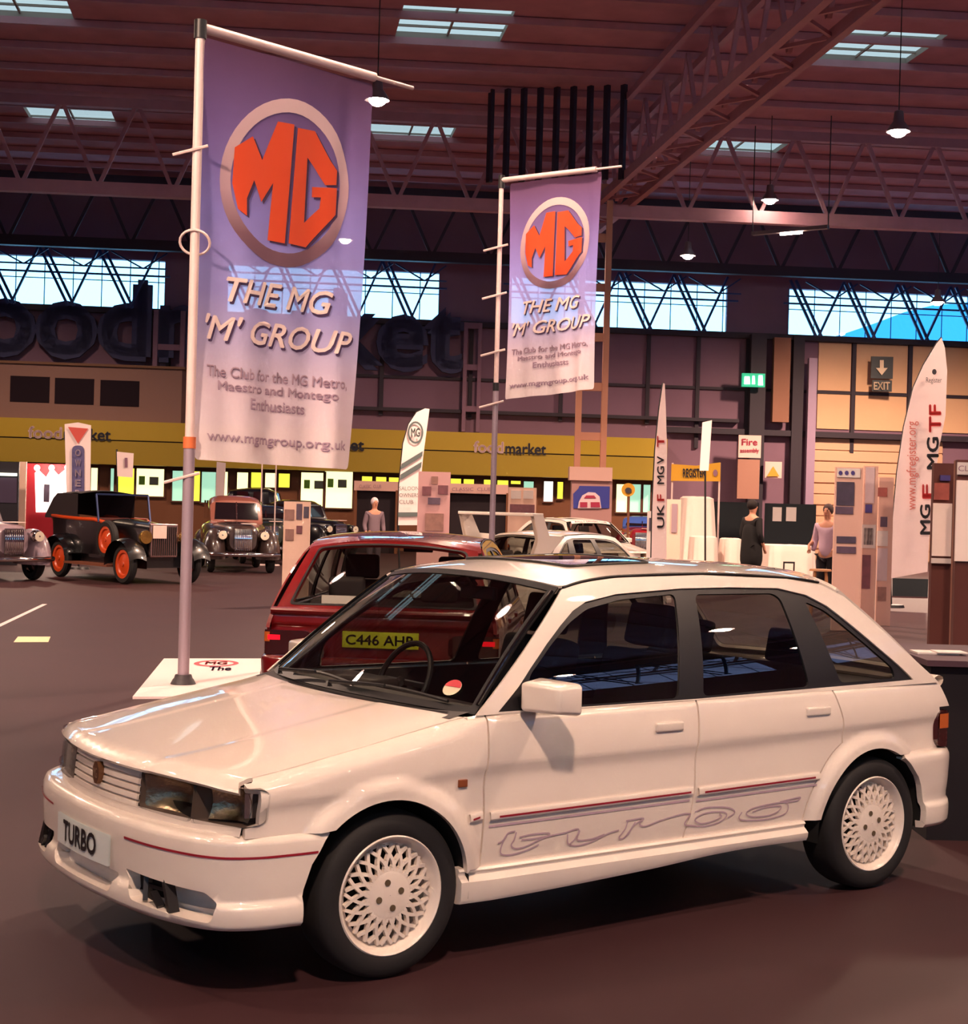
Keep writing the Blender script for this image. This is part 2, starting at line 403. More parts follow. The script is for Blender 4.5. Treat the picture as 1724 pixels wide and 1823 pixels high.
# far wall: lower wall, piers, header
WIN = [(-29, -21.2), (-19, -11.2), (-9.1, -1.8), (.75, 8.5), (10.75, 18.6), (20.6, 26.6)]
ZW0, ZW1 = 8.05, 9.75
wallm = mat('wall_panel_brown', (126, 94, 112), .8, noise=.12, nscale=.6); wallp = mat('wall_panel_peach', (222, 178, 138), .8, noise=.08, nscale=.8); wallg = mat('wall_rail', (44, 34, 46), .7)
b = MB(); wbox(b, A0, A1, 0, ZW0, -.3, 0); wbox(b, A0, A1, ZW1, ZC + .3, -.3, 0); prev = A0
for w0, w1 in WIN: wbox(b, prev, w0, ZW0, ZW1, -.3, 0); prev = w1
wbox(b, prev, A1, ZW0, ZW1, -.3, 0); tag(b.build('wall_back', wallm), kind='structure')
for (p0, p1, nm) in ((hall(A0, B0, 0), hall(A0, 60, 0), 'wall_left'),):
    b = MB(); b.add([p0, p1, p1 + Vector((0, 0, ZC + .3)), p0 + Vector((0, 0, ZC + .3))], [(0, 1, 2, 3)]); tag(b.build(nm, wallm), kind='structure')
rw = MB(); rz0, rz1 = 8.5, 11.0; prev = B0; RW = [(-22.5 + 9.4 * k, -22.5 + 9.4 * k + 8.0) for k in range(8)]
def rq(b0, b1, za, zb): rw.add([hall(A1, b0, za), hall(A1, b1, za), hall(A1, b1, zb), hall(A1, b0, zb)], [(0, 1, 2, 3)])
rq(B0, 60, 0, rz0); rq(B0, 60, rz1, ZC + .3)
for w0, w1 in RW: rq(prev, w0, rz0, rz1); prev = w1
rq(prev, 60, rz0, rz1); tag(rw.build('wall_right', wallm), kind='structure')
bw = MB(); z0, z1 = 6.6, 9.6; prev = A0
def bq(a0, a1, za, zb): bw.add([hall(a0, B0, za), hall(a1, B0, za), hall(a1, B0, zb), hall(a0, B0, zb)], [(0, 1, 2, 3)])
bq(A0, A1, 0, z0); bq(A0, A1, z1, ZC + .3)
BW = [(-31 + 9.2 * k, -31 + 9.2 * k + 7.4) for k in range(6)]
for w0, w1 in BW: bq(prev, w0, z0, z1); prev = w1
bq(prev, A1, z0, z1); tag(bw.build('wall_front', wallm), kind='structure')
pane = glassmat('clerestory_glass', (245, 250, 255)); barm = mat('window_steel', (20, 50, 110), .5)
def truss_window(w0, w1, za, zb, P, name, front=True):
    f = MB(); n = max(1, round((w1 - w0) / 1.85)); s = (w1 - w0) / n
    for k in range(n):
        x = w0 + k * s
        for dx in (-.10, .10): f.bar(P(x + dx, .7, zb + .2), P(x + s / 2 + dx, .7, za - .05), .08, .09)
        f.bar(P(x + s / 2, .75, za - .05), P(x + s - .12, .75, zb + .2), .10, .07)
        f.bar(P(x + .2 * s, 1.1, zb + .1), P(x + .75 * s, 1.1, zb - .45), .05); f.bar(P(x + .75 * s, 1.1, zb - .45), P(x + 1.15 * s, 1.1, zb + .1), .05)
    f.bar(P(w0 - .3, .6, zb - .62), P(w1 + .3, .6, zb - .62), .09, .06); f.bar(P(w0 - .3, 1.2, zb - .45), P(w1 + .3, 1.2, zb - .45), .05, .05)
    for k in range(int((w1 - w0) / .95) + 1): f.bar(P(w0 + k * .95, .02, za), P(w0 + k * .95, .02, zb), .018, .03)
    f.bar(P(w0, .02, zb - .75), P(w1, .02, zb - .75), .04, .03)
    o = tag(f.build(name, barm), kind='structure')
    MB().add([P(w0, 0, za), P(w1, 0, za), P(w1, 0, zb), P(w0, 0, zb)], [(0, 1, 2, 3)]).build('window_pane', pane, o)
for w0, w1 in WIN: truss_window(w0, w1, ZW0, ZW1, wp, 'window_%d' % nw); nw += 1
for w0, w1 in BW: truss_window(w0, w1, z0, z1, lambda a, d, z: hall(a, B0 + d, z), 'window_%d' % nw); nw += 1
for w0, w1 in RW: truss_window(w0, w1, rz0, rz1, lambda a, d, z: hall(A1 - d, a, z), 'window_%d' % nw); nw += 1
# girts and posts on the far wall
b = MB()
for a in (-30, -26.2, -22.6, -19, -11, -6.8, -3.7, -.6, 2.6, 5.7, 7.5, 9.3, 13.2, 15.3, 18.2, 21, 25): wbox(b, a - .07, a + .07, 3.9 if a > 6 else 4.7, ZW0, .0, .14)
for z in (6.06,): wbox(b, A0, A1, z - .05, z + .05, 0, .1)
wbox(b, -18, 9, 4.85, 4.97, 0, .35); wbox(b, 6.4, 24, 4.42, 4.62, 0, .4); wbox(b, A0, A1, ZW0 - .18, ZW0 + .02, 0, .3)
tag(b.build('trim_%d' % tn, wallg), kind='structure'); tn += 1
# pale lit panels right of the column
b = MB()
for a0, a1 in ((11.9, 13.1), (13.3, 15.2), (15.4, 17.6)):
    for z0_, z1_ in ((6.13, 7.85), (4.75, 6.0)): wbox(b, a0, a1, z0_, z1_, 0, .06)
tag(b.build('trim_%d' % tn, wallp), kind='structure'); tn += 1
# roller shutter
b = MB()
for k in range(11): wbox(b, 11.85, 16.6, .05 + k * .395, .05 + k * .395 + .32, 0, .10 + .02 * (k % 2))
wbox(b, 11.85, 16.6, 0, 4.4, 0, .05); sh = b.build('door_1', mat('shutter_slats', (214, 172, 140), .45, .1)); tag(sh, kind='structure')
# wall columns
def column(name, a, d, w, z0, z1, m, dep=.35, ladder=False, lw=.8):
    global tn
    b = MB()
    if ladder:
        for s_ in (-1, 1): wbox(b, a + s_ * lw / 2 - w / 2, a + s_ * lw / 2 + w / 2, z0, z1, d, d + dep)
        z = z0 + .8
        while z < z1: wbox(b, a - lw / 2, a + lw / 2, z - .10, z + .10, d + .05, d + dep - .05); z += 1.45
    else: wbox(b, a - w / 2, a + w / 2, z0, z1, d, d + dep)
    tag(b.build('trim_%d' % tn, m), kind='structure'); tn += 1
column('c', -.55, .2, .13, 4.2, 8.0, wallm, ladder=True, lw=.5)
column('c', -10.9, .2, .15, 4.5, 8.0, wallm, ladder=True, lw=.9)
column('c', 9.6, .3, .55, 0, 8.0, wallg); column('c', 11.1, .1, .4, 0, 8.0, wallg)
column('c', 11.55, .5, .30, 0, 7.2, mat('pale_duct', (150, 125, 150), .6), dep=.3)
column('c', 10.45, .3, .6, 4.9, 7.9, mat('pilaster_brown', (140, 96, 76), .8))
column('c', 17.9, .3, .55, 0, 8.0, mat('pale_duct', (150, 125, 150), .6))
# free-standing lattice column carrying the roof truss
b = MB(); c0 = Vector((ray(1030, 700, 42) - CAM).to_tuple()); colm = mat('column_paint', (200, 140, 112), .6, noise=.1, nscale=2)
def cxy(u, d=42): p = ray(u, 700, d); return Vector((p.x, p.y, 0))
for u in (1031, 1077):
    for dd in (42, 42.6): b.bar(cxy(u, dd) + Vector((0, 0, 0)), cxy(u, dd) + Vector((0, 0, 10.0)), .24, .16, up=tuple(cxy(1031) - cxy(1077)))
for k in range(8): z = .9 + k * 1.35; b.bar(cxy(1031) + Vector((0, 0, z)), cxy(1077) + Vector((0, 0, z)), .12, .22)
tag(b.build('trim_%d' % tn, colm), kind='structure'); tn += 1
# hanging vertical service bars in the roof void
b = MB()
for k in range(9): p = hall(-.1 + k * .42, 40 - .1 * k, 0); b.bar(p + Vector((0, 0, 10.0)), p + Vector((0, 0, ZC - .1)), .16, .10)
tag(b.build('trim_%d' % tn, steeld), kind='structure'); tn += 1
# outside the right-hand windows: neighbouring sheds
shed = mat('shed_cladding', (60, 150, 210), .7); b = MB()
def out(a, b_, z): return hall(a, b_, z)
SP = [(1470, 604), (1510, 592), (1560, 575), (1610, 556), (1660, 544), (1790, 532)]
SO = [(ray(u, v, 90) - CAM) for u, v in SP]; SO = [((p.dot(_r)), p.z + CAM.z) for p in SO]
for bb in (90, 120): b.add([out(SO[0][0], bb, 0), out(SO[-1][0], bb, 0)] + [out(a_, bb, z_) for a_, z_ in SO[::-1]], [tuple(range(len(SO) + 2))])
for p, q in zip(SO[:-1], SO[1:]): b.add([out(p[0], 90, p[1]), out(q[0], 90, q[1]), out(q[0], 120, q[1]), out(p[0], 120, p[1])], [(0, 1, 2, 3)])
tag(b.build('shed', shed), 'blue ribbed shed roof seen outside through the right-hand high windows', 'building')
# ---------------------------------------------------------------- the hatchback (front axle at x=0, nose to -x, y across, z up)
WB = 2.507
zcrease = Curve1([(-.7, .645), (-.15, .677), (.38, .715), (1.4, .722), (2.26, .738), (3.1, .75)])
ztop = Curve1([(-.74, .698), (-.527, .722), (-.155, .787), (.205, .852), (.40, .885), (3.2, .886)])
wlow = Curve1([(.18, .785), (.34, .800), (.44, .813), (.54, .820), (.64, .815), (.70, .813), (.75, .812), (.80, .810), (.85, .803), (.89, .792), (.95, .78)])
AX = ((-.03, .285), (2.48, .285)); AR = .34
def glassw(z): d = max(z - .88, -.05); return .789 - .2 * d - .43 * d * d
def taper(x): return .07 * max(0, -x - .05) ** 2 + .07 * max(0, x - 2.3) ** 2
def W(x, z):
    k = z - zcrease(x); w = wlow(z) - taper(x) + .014 * (math.exp(-k * k / .012) if k > 0 else math.exp(-(k / .035) ** 2))
    for cx, cz in AX:
        r = math.hypot(x - cx, z - cz); s = (r - AR) / .085
        if s < 1: w += .028 * (1 - smooth((s - .25) / .75))
    t = ztop(x) - z; rr = .05 * (1 - smooth((x - .2) / .25)) + .012
    if t < rr: w -= rr - math.sqrt(max(0, rr * rr - (rr - max(t, 0)) ** 2)) if x < .45 else .6 * (rr - math.sqrt(max(0, rr * rr - (rr - max(t, 0)) ** 2)))
    return w
def side(sy, f=W): return lambda x, z: (x, sy * f(x, z), z)
def upper(sy): return lambda x, z: (x, sy * (glassw(z) - .5 * taper(x)), z)
DZ = .022
def nose(y): return -.742 + .27 * y * y
roofside = [(.866, 1.32), (.983, 1.345), (1.167, 1.362), (1.638, 1.370), (2.138, 1.352), (2.34, 1.325), (2.459, 1.275), (2.732, 1.055), (2.974, .886)]
DLO = [(.451, .892), (.555, .975), (.625, 1.040), (.721, 1.122), (.809, 1.188), (.888, 1.240), (.965, 1.272), (1.136, 1.300), (1.495, 1.318), (1.771, 1.320), (2.059, 1.314), (2.22, 1.284), (2.327, 1.236), (2.408, 1.180), (2.58, 1.055), (2.704, .970), (2.79, .905), (2.306, .900), (1.432, .889), (.905, .889)]
FWIN = [(.60, .897), (.615, 1.01), (.749, 1.122), (.86, 1.198), (.965, 1.248), (1.15, 1.281), (1.455, 1.300), (1.345, .897)]
RWIN = [(1.565, 1.297), (2.02, 1.296), (2.06, 1.275), (2.105, .908), (1.480, .898)]
QWIN = [(2.20, 1.262), (2.31, 1.220), (2.665, .962), (2.67, .918), (2.30, .913)]
zroofc = Curve1([(.80, 1.358), (.90, 1.378), (1.2, 1.408), (1.6, 1.420), (2.1, 1.408), (2.45, 1.388), (2.62, 1.372)])
zroofe = Curve1([(.80, 1.308), (.866, 1.326), (.983, 1.350), (1.167, 1.368), (1.638, 1.377), (2.138, 1.359), (2.34, 1.336), (2.45, 1.300), (2.62, 1.26)])
def roofz(x, y):
    yr = .60; k = min(1.15, abs(y) / yr); return zroofe(x) + (zroofc(x) - zroofe(x)) * (1 - k ** 2.4)
def bonz(x, y):
    xf = nose(y); yr = .78; k = min(1.0, abs(y) / yr)
    z = ztop(x) + .036 * (1 - k ** 2.5) + .0025 * smooth((abs(y) - .33) / .03) * (1 - smooth((abs(y) - .62) / .1))
    d = x - xf
    if d < .07: z -= .030 * (1 - max(-.2, d) / .07) ** 2
    return z
# windscreen and rear screen: ruled sheets between a base curve and a head curve
def sheet(b0, b1, t0, t1, eb, et):
    # b0 corner (x,y,z) base at y=-, centre values b1; likewise top; parabola across
    def f(s, t):                     # s -1..1 across, t 0..1 up
        k = 1 - abs(s) ** eb; kt = 1 - abs(s) ** et
        bx, by, bz = b0[0] + (b1[0] - b0[0]) * k, s * b0[1], b0[2] + (b1[1] - b0[2]) * k
        tx, ty, tz = t0[0] + (t1[0] - t0[0]) * kt, s * t0[1], t0[2] + (t1[1] - t0[2]) * kt
        c = math.sin(PI * t) * .012
        return (bx + (tx - bx) * t - c * (1 if tx > bx else -1) * .8, by + (ty - by) * t, bz + (tz - bz) * t + c * .6)
    return f
SCR = sheet((.375, .775, .887), (.235, .900), (.872, .600, 1.325), (.815, 1.366), 2.2, 2.2)
RSC = sheet((2.985, .73, .900), (3.045, .905), (2.47, .595, 1.312), (2.60, 1.372), 2.2, 2.2)

PAINT = {}
def paint(name, rgb): return mat(name, rgb, rough=.32, coat=1.0, spec=.5)
black = mat('black_trim', (22, 20, 24), .45); rubber = mat('tyre_rubber', (26, 24, 25), .75, noise=.2, nscale=40)
glass_side = glassmat('tinted_side_glass', (165, 165, 160), f0=.15); glass_screen = glassmat('windscreen_glass', (236, 238, 232), f0=.07)
chrome = mat('chrome', (225, 222, 220), .08, 1); dark = mat('dark_void', (10, 9, 10), .9); cloth = mat('seat_cloth', (40, 34, 36), .9, noise=.3, nscale=60)
redline = mat('red_pinstripe', (150, 20, 40), .4); decal = mat('decal_outline', (186, 160, 172), .5)
lampglass = glassmat('lamp_glass', (235, 235, 235)); reflector = mat('lamp_reflector', (190, 168, 140), .24, .9, bump=.35, nscale=60); amber = mat('amber_lens', (200, 100, 40), .15, coat=1)
redlens = mat('red_lens', (120, 12, 14), .15, coat=1); darkred = mat('smoked_lens', (60, 14, 14), .15, coat=1)

def bumper_path(front):
    if front: pts = [(-.235, -.838), (-.40, -.836), (-.54, -.815), (-.645, -.745), (-.715, -.60), (-.765, -.38), (-.79, 0)]
    else: pts = [(2.66, -.846), (2.83, -.842), (2.97, -.825), (3.07, -.76), (3.12, -.60), (3.14, -.3), (3.145, 0)]
    return Path2([Vector(p) for p in pts + [(x, -y) for x, y in pts[:-1][::-1]]])
def bumper_fn(path, prof, sgn):
    S = [0]
    for i in range(1, len(prof)): S.append(S[-1] + math.hypot(prof[i][0] - prof[i - 1][0], prof[i][1] - prof[i - 1][1]))
    co = Curve1(list(zip(S, [p[0] for p in prof]))); cz = Curve1(list(zip(S, [p[1] for p in prof])))
    def fn(s, t):
        p = path(s); d = path.tan(s); n = Vector((-d.y, d.x)) * sgn; o = co(t); z = cz(t)
        return (p.x + n.x * o, p.y + n.y * o, z)
    def t_of_z(z): return min((abs(cz(k * S[-1] / 400) - z), k * S[-1] / 400) for k in range(401))[1]
    return fn, t_of_z, S[-1]

def make_wheel(kind, root, x, sy, white):
    w = bpy.data.objects.new('wheel', None); C.objects.link(w); w.parent = root; w.location = (x, sy * .72, .288)
    if sy > 0: w.rotation_euler = (0, 0, PI)
    m = MB()
    m.lathe([(.203, -.085), (.215, -.092), (.245, -.094), (.268, -.088), (.281, -.075), (.2875, -.05), (.289, -.02), (.289, .02), (.2875, .05), (.281, .075), (.268, .088), (.245, .094), (.215, .092), (.205, .086), (.200, .07)], 64, axis='Y')
    m.build('tyre', rubber, w)
    m = MB()
    m.lathe([(.2045, .080), (.208, .088), (.2035, .092), (.197, .088), (.193, .078), (.186, .066), (.180, .056), (.176, .048), (.170, .046), (.165, .046), (.165, -.07), (.19, -.085)], 64, axis='Y')
    n = 20
    for k in range(n):
        for sgn in (1, -1):
            for seg in range(4):
                r0 = .068 + .104 * seg / 4; r1 = .068 + .104 * (seg + 1) / 4; D = R_(25)
                a0 = 2 * PI * k / n + sgn * D * seg / 4; a1 = 2 * PI * k / n + sgn * D * (seg + 1) / 4
                h0 = .070 - .012 * (seg / 4) ** 2; h1 = .070 - .012 * ((seg + 1) / 4) ** 2
                m.bar((r0 * math.cos(a0), -h0, r0 * math.sin(a0)), (r1 * math.cos(a1), -h1, r1 * math.sin(a1)), .0115, .016, up=(0, 1, 0))
    m.lathe([(.001, .082), (.072, .080), (.084, .077), (.088, .070), (.088, .055)], 40, axis='Y')
    m.build('alloy_rim', white, w)
    for k in range(4):
        m = MB(); a = .25 + k * PI / 2; c = Vector((.046 * math.cos(a), 0, .046 * math.sin(a)))
        m.lathe([(.0001, .0835), (.0115, .0835), (.0115, .078)], 14, M=Matrix.Translation(c), axis='Y')
        m.build('wheel_nut', mat('nut_brown', (95, 82, 62), .5), w)  # nuts in one plain brown
    m = MB(); m.lathe([(.0001, -.02), (.163, -.02)], 32, axis='Y'); m.build('brake_disc', dark, w)
    return w

def make_hatchback(label, pname, rgb, loc=(0, 0, 0), rz=0, turbo=True, far_detail=True):
    root = thing('hatchback_car', label, 'car', loc, rz); P = paint(pname, rgb); hh = .03
    J1 = [(.396, .884), (.388, .751), (.376, .633), (.376, .344)]; J2 = [(1.432, .885), (1.416, .70), (1.410, .547), (1.398, .437), (1.372, .344)]
    J3 = [(2.235, .885), (2.272, .765), (2.278, .70)] + arc(2.48, .285, .425, 118, 175, 12)
    g = .0042
    for sy in (-1, 1):
        fl = sy > 0; S = side(sy)
        wing = [(-.562, .540), (-.562, .572), (-.515, .582), (-.512, .692), (-.53, .696), (-.553, .702), (-.553, ztop(-.553) - .006), (-.53, ztop(-.53) - .007), (-.512, ztop(-.512))] + [(x, ztop(x)) for x in np.linspace(-.5, .38, 18)] + [(x - g, z) for x, z in J1] + [(.318, .344)] + arc(-.03, .285, AR, 8, 130, 26) + [(-.30, .540)]
        wing = wing[::-1]
        panel('front_wing', wing, S, P, root, h=.018, flip=fl, rim=.025)
        fd = [(x + g, z) for x, z in J1][::-1] + [(x - g, z) for x, z in J2]
        fd = [(.376 + g, .344)] + [(x - g, z) for x, z in J2][::-1] + [(x + g, z) for x, z in J1][:-1]
        d = panel('front_door', fd, S, P, root, h=.025, flip=fl, rim=.03)
        rd = [(1.372 + g, .344), (J3[-1][0], .344)] + [(x - g, z) for x, z in J3[::-1][1:]] + [(x + g, z) for x, z in J2][:-1]
        e = panel('rear_door', rd, S, P, root, h=.022, flip=fl, rim=.03)
        q = [(J3[-1][0] + .004, .344)] + [(2.48 + AR * math.cos(R_(a)), .285 + AR * math.sin(R_(a))) for a in np.linspace(170, 62, 26)] + [(2.72, .583), (2.96, .583), (2.96, .775), (3.04, .775), (2.985, .884), (2.235 + g, .884)] + [(x + g, z) for x, z in J3[1:-1]]
        panel('rear_quarter', q, S, P, root, h=.018, flip=fl, rim=.025)
        # cabin side frame with the window opening
        fr = [(.352, .884)] + [(2.974, .884)] + roofside[::-1][1:]
        panel('window_surround', fr, upper(sy), P, root, holes=[DLO], h=hh, flip=fl, rim=.012, off=.004)
        panel('window_frame', [(a, b) for a, b in DLO], upper(sy), black, root, holes=[rounded(FWIN, .03), rounded(RWIN, .03), rounded(QWIN, .03)], h=hh, flip=fl, rim=.01, off=-.004)
        for wn, poly in (('door_window', FWIN), ('door_window', RWIN), ('quarter_window', QWIN)):
            panel(wn, poly, upper(sy), glass_side, root, h=.06, flip=fl, rim=0, off=-.010)
        # rub strips with pinstripe
        for x0, x1, r0, r1 in ((.310, .366, .322, .352), (.40, 1.395, .438, 1.380), (1.425, 2.13, 1.455, 2.10)):
            b = MB(); n = 30
            pr = [(.000, .012), (.008, .014), (.011, .008), (.012, -.012), (.006, -.018), (.0, -.02)]
            b.grid(lambda u, v: (lambda k, t: (x0 + (x1 - x0) * u, sy * (W(x0 + (x1 - x0) * u, .525 + .004 * u) + pr[k][0] + (pr[min(5, k + 1)][0] - pr[k][0]) * t), .528 + .006 * u + pr[k][1] + (pr[min(5, k + 1)][1] - pr[k][1]) * t))(min(4, int(v * 5)), v * 5 - min(4, int(v * 5))), n, 10)
            st = b.build('rub_strip', P, d if x0 == .40 else (e if x0 == 1.425 else root))
            if turbo:
                b = MB(); b.grid(lambda u, v: (r0 + (r1 - r0) * u, sy * (W(r0 + (r1 - r0) * u, .525) + .0135), .519 + .006 * u + .007 * v), n, 1); b.build('pinstripe', redline, d if x0 == .40 else (e if x0 == 1.425 else root))
        # handles
        for x0, zz, dd in ((1.190, .793, d), (2.045, .806, e)):
            b = MB(); y = W(x0 + .07, zz); b.box((x0, sy * (y - .01), zz - .018), (x0 + .145, sy * (y + .012), zz + .018), bev=.008); b.build('door_handle', P, dd)
        # sill skirt
        zs = Curve1([(.26, .218), (.55, .222), (1.2, .243), (1.55, .262), (1.75, .266), (2.08, .262)])
        b = MB(); pr = [(.775, .346, 0), (.812, .344, 0), (.819, .336, 0), (.812, .328, 0), (.812, .320, 0), (.822, .312, 0), (.835, .300, 0), (.833, None, .02), (.825, None, .004), (.80, None, 0), (.70, None, .01)]
        def sk(u, v):
            x = .285 + (2.06 - .285) * u; k = min(len(pr) - 2, int(v * (len(pr) - 1))); t = v * (len(pr) - 1) - k
            c = [(p[0], p[1] if p[1] else zs(x) + p[2]) for p in (pr[k], pr[k + 1])]
            return (x, sy * (c[0][0] + (c[1][0] - c[0][0]) * t - .012 * max(0, 1 - u * 14)), c[0][1] + (c[1][1] - c[0][1]) * t)
        b.grid(sk, 40, 10); b.add([sk(0, k / 10) for k in range(11)], [tuple(range(11))]); b.add([sk(1, k / 10) for k in range(11)], [tuple(range(11))]); b.build('side_skirt', P, root)
        # wheel arch liners
        for cx, _ in AX:
            b = MB(); b.grid(lambda u, v: (cx + (AR + .006) * math.cos(PI * (1.08 * u - .04)), sy * (.825 - .30 * v), .285 + (AR + .006) * math.sin(PI * (1.08 * u - .04))), 30, 2)
            b.add([(cx + (AR + .006) * math.cos(PI * (1.08 * k / 30 - .04)), sy * .525, .285 + (AR + .006) * math.sin(PI * (1.08 * k / 30 - .04))) for k in range(31)], [tuple(range(31))]); b.build('wheel_arch', dark, root)
        for x in (0, WB): make_wheel('lace', root, x, sy, mat('white_wheel_paint' if turbo else 'silver_wheel_paint', (238, 226, 214) if turbo else (150, 145, 140), .35, coat=.5))
        # headlamps
        for poly, nm in (([(.302, .552), (.298, .668), (.572, .664), (.574, .541)], 'headlight'), ([(.584, .541), (.584, .664), (.79, .678), (.820, .678), (.836, .665), (.836, .565), (.80, .553)], 'side_lamp')):
            def f(y, z):
                x = nose(min(y, .775)) + .004 + .10 * max(0, z - .53); c = max(0, y - .775)
                if c > 0: return (x + .42 * c + 14 * c * c, sy * (.775 + .037 * math.sin(PI / 2 * min(1, c / .061))), z + DZ)
                return (x, sy * y, z + DZ)
            hl = panel(nm, rounded(poly, .015), f, lampglass, root, h=.03, flip=not fl, rim=.012)
            yc = .437 if nm == 'headlight' else .685; hw_ = .15 if nm == 'headlight' else .125
            fb = lambda y, z, yc=yc, hw_=hw_: (nose(yc) + .025 + .085 * max(0, 1 - ((y - yc) / hw_) ** 2) * max(0, 1 - ((z - .61) / .09) ** 2) + .25 * (y - yc), sy * y, z + DZ)
            panel('reflector', poly if nm == 'headlight' else [(.592, .550), (.592, .660), (.765, .668), (.765, .560)], fb, reflector if nm == 'headlight' or sy < 0 else amber, hl, h=.02, flip=not fl, rim=0)
            b = MB(); pp = rounded(poly, .015); b.add([f(*p) for p in pp] + [(nose(min(p[0], .765)) + .11, sy * min(p[0], .765), p[1] + DZ) for p in pp], [(i, (i + 1) % len(pp), len(pp) + (i + 1) % len(pp), len(pp) + i) for i in range(len(pp))], True); b.build('lamp_bowl', mat('lamp_bowl', (110, 95, 85), .5, .3), hl)
            if nm == 'side_lamp':
                b = MB(); b.grid(lambda u, v: (nose(.80) + .025 + .05 * u, sy * (.758 + .006 * u), .575 + DZ + .08 * v), 4, 4); b.build('indicator_bulb_cover', amber if sy > 0 else chrome, hl)
        # door mirror
        if turbo:
          b = MB(); Mx = Matrix.Translation((.60, sy * .90, .948)) @ Matrix.Rotation(sy * R_(-6), 4, 'Z')
          bm = bmesh.new(); bmesh.ops.create_cube(bm, size=1)
          bmesh.ops.bevel(bm, geom=list(bm.edges), offset=.14, segments=4, affect='EDGES', profile=.5); bm.verts.index_update()
          for v in bm.verts:
              k = .5 + v.co.x; o_ = sy * v.co.y; v.co = Vector((v.co.x * .11 + .02 * o_, v.co.y * (.185 + .035 * k), v.co.z * (.100 + .026 * k - .012 * o_)))
          b.add([v.co.copy() for v in bm.verts], [[v.index for v in f.verts] for f in bm.faces], True, Mx); bm.free()
          mi = b.build('door_mirror', P, root)
          b = MB(); b.bar((.58, sy * .775, .92), (.59, sy * .86, .935), .06, .04); b.build('mirror_arm', black, mi)
        # tail lamp
        b = MB()
        def tl(u, v):
            s = u; y = .80 - .30 * smooth((s - .25) / .75) * 1.0; x = 2.94 + .080 * smooth(s / .35) + .03 * s
            return (x, sy * (y - .02 * s + .005), .592 + .165 * v)
        tlm = panel('tail_light', rounded([(0, 0), (1, 0), (1, 1), (0, 1)], .22, 8), tl, darkred, root, h=.08, rim=.03, flip=sy > 0)
        b = MB(); b.grid(lambda u, v: (lambda p: (p[0] + .003, p[1] + sy * .002, p[2]))(tl(.06 + .36 * u, .52 + .40 * v)), 8, 3); b.build('indicator_lens', amber, tlm)
        b = MB(); b.grid(lambda u, v: (lambda p: (p[0] + .004, p[1], p[2]))(tl(.38 + .17 * u, .60 + .2 * v)), 6, 3); b.build('brake_lamp', mat('lit_brake_lens', (200, 10, 30), .3, emit=(255, 12, 30), es=1.6) if not turbo else redlens, tlm)
    # bonnet
    ys = np.linspace(-.785, .785, 40); rear = lambda y: .325 - .13 * (1 - (abs(y) / .785) ** 2.2)
    ol = [(nose(y), y) for y in ys] + [(rear(y), y) for y in ys[::-1]]
    ol = [(max(x, -.545) if abs(y) > .78 else x, max(-(W(x, ztop(x)) + .001), min(W(x, ztop(x)) + .001, y))) for x, y in ol]
    edge = [(x, W(x, ztop(x)) + .002) for x in np.linspace(-.56, .325, 16)]
    ys2 = np.linspace(-.778, .778, 40)
    ol = [(nose(y), y) for y in ys2] + edge + [(rear(y), y) for y in ys2[::-1]] + [(x, -y) for x, y in edge[::-1]]
    panel('bonnet', ol[::-1], lambda x, y: (x, y, bonz(x, y)), P, root, h=.04, rim=.015, flip=False)
    # cowl, wipers
    b = MB(); b.grid(lambda u, v: (lambda y: (rear(y) - .005 + v * (SCR(max(-1, min(1, y / .775)), 0)[0] + .03 - rear(y)), y, bonz(rear(y), y) - .012 - .004 * math.sin(PI * v)))(-.775 + 1.55 * u), 40, 3); b.build('scuttle_panel', black, root)
    wfn = lambda s, t: SCR(s, t)
    panel('windscreen', [(-.965, .03), (.965, .03), (.955, .965), (-.955, .965)], wfn, glass_screen, root, h=.12, rim=0, flip=True)
    panel('screen_seal', [(-.985, -.01), (.985, -.01), (.99, 1.0), (-.99, 1.0)], wfn, black, root, holes=[[(-.945, .035), (.945, .035), (.93, .955), (-.93, .955)]], h=.08, rim=.006, flip=True, off=.003)
    for s0, s1 in ((-.02, -.80), (.62, -.12)):
        b = MB(); base = Vector(wfn(s0, .0)) + Vector((-.035, 0, .012)); tip = Vector(wfn((s0 + s1) / 2, .055)) + Vector((-.02, 0, .02))
        b.tube([base, base + Vector((0, 0, .02)), tip], [.011, .009, .006], 8)
        e0 = [Vector(wfn(s0 - .03 + (s1 - s0) * k / 8, .035 + .03 * math.sin(PI * k / 8))) + Vector((-.012, 0, .012)) for k in range(9)]
        b.tube(e0, .007, 6); b.build('wiper', black, root)
    for s_ in (-1, 1):
        b = MB(); b.tube([Vector(SCR(s_ * .972, t / 20)) + Vector((-.004, s_ * .004, .006)) for t in range(1, 20)], .007, 8); b.build('screen_edge_trim', mat('gloss_black_trim', (16, 16, 18), .06, coat=1, spec=.8), root)  # gloss tube added along the pillar to catch a streak of window light
    # roof
    ysr = np.linspace(-.585, .585, 24); fx = lambda y: .872 - .057 * (1 - (abs(y) / .585) ** 2.2); rx = lambda y: 2.50 + .11 * (1 - (abs(y) / .585) ** 2.2)
    ye = lambda x: glassw(zroofe(x)) - .006
    sidee = [(x, ye(x)) for x in np.linspace(.90, 2.44, 22)]
    ol = [(fx(y), y) for y in ysr] + sidee + [(rx(y), y) for y in ysr[::-1]] + [(x, -y) for x, y in sidee[::-1]]
    sr = rounded([(1.10, -.37), (1.55, -.37), (1.55, .37), (1.10, .37)], .04)
    rf = panel('roof', ol[::-1], lambda x, y: (x, y, roofz(x, y) + .004), P, root, holes=[sr] if turbo else (), h=.05, rim=.012)
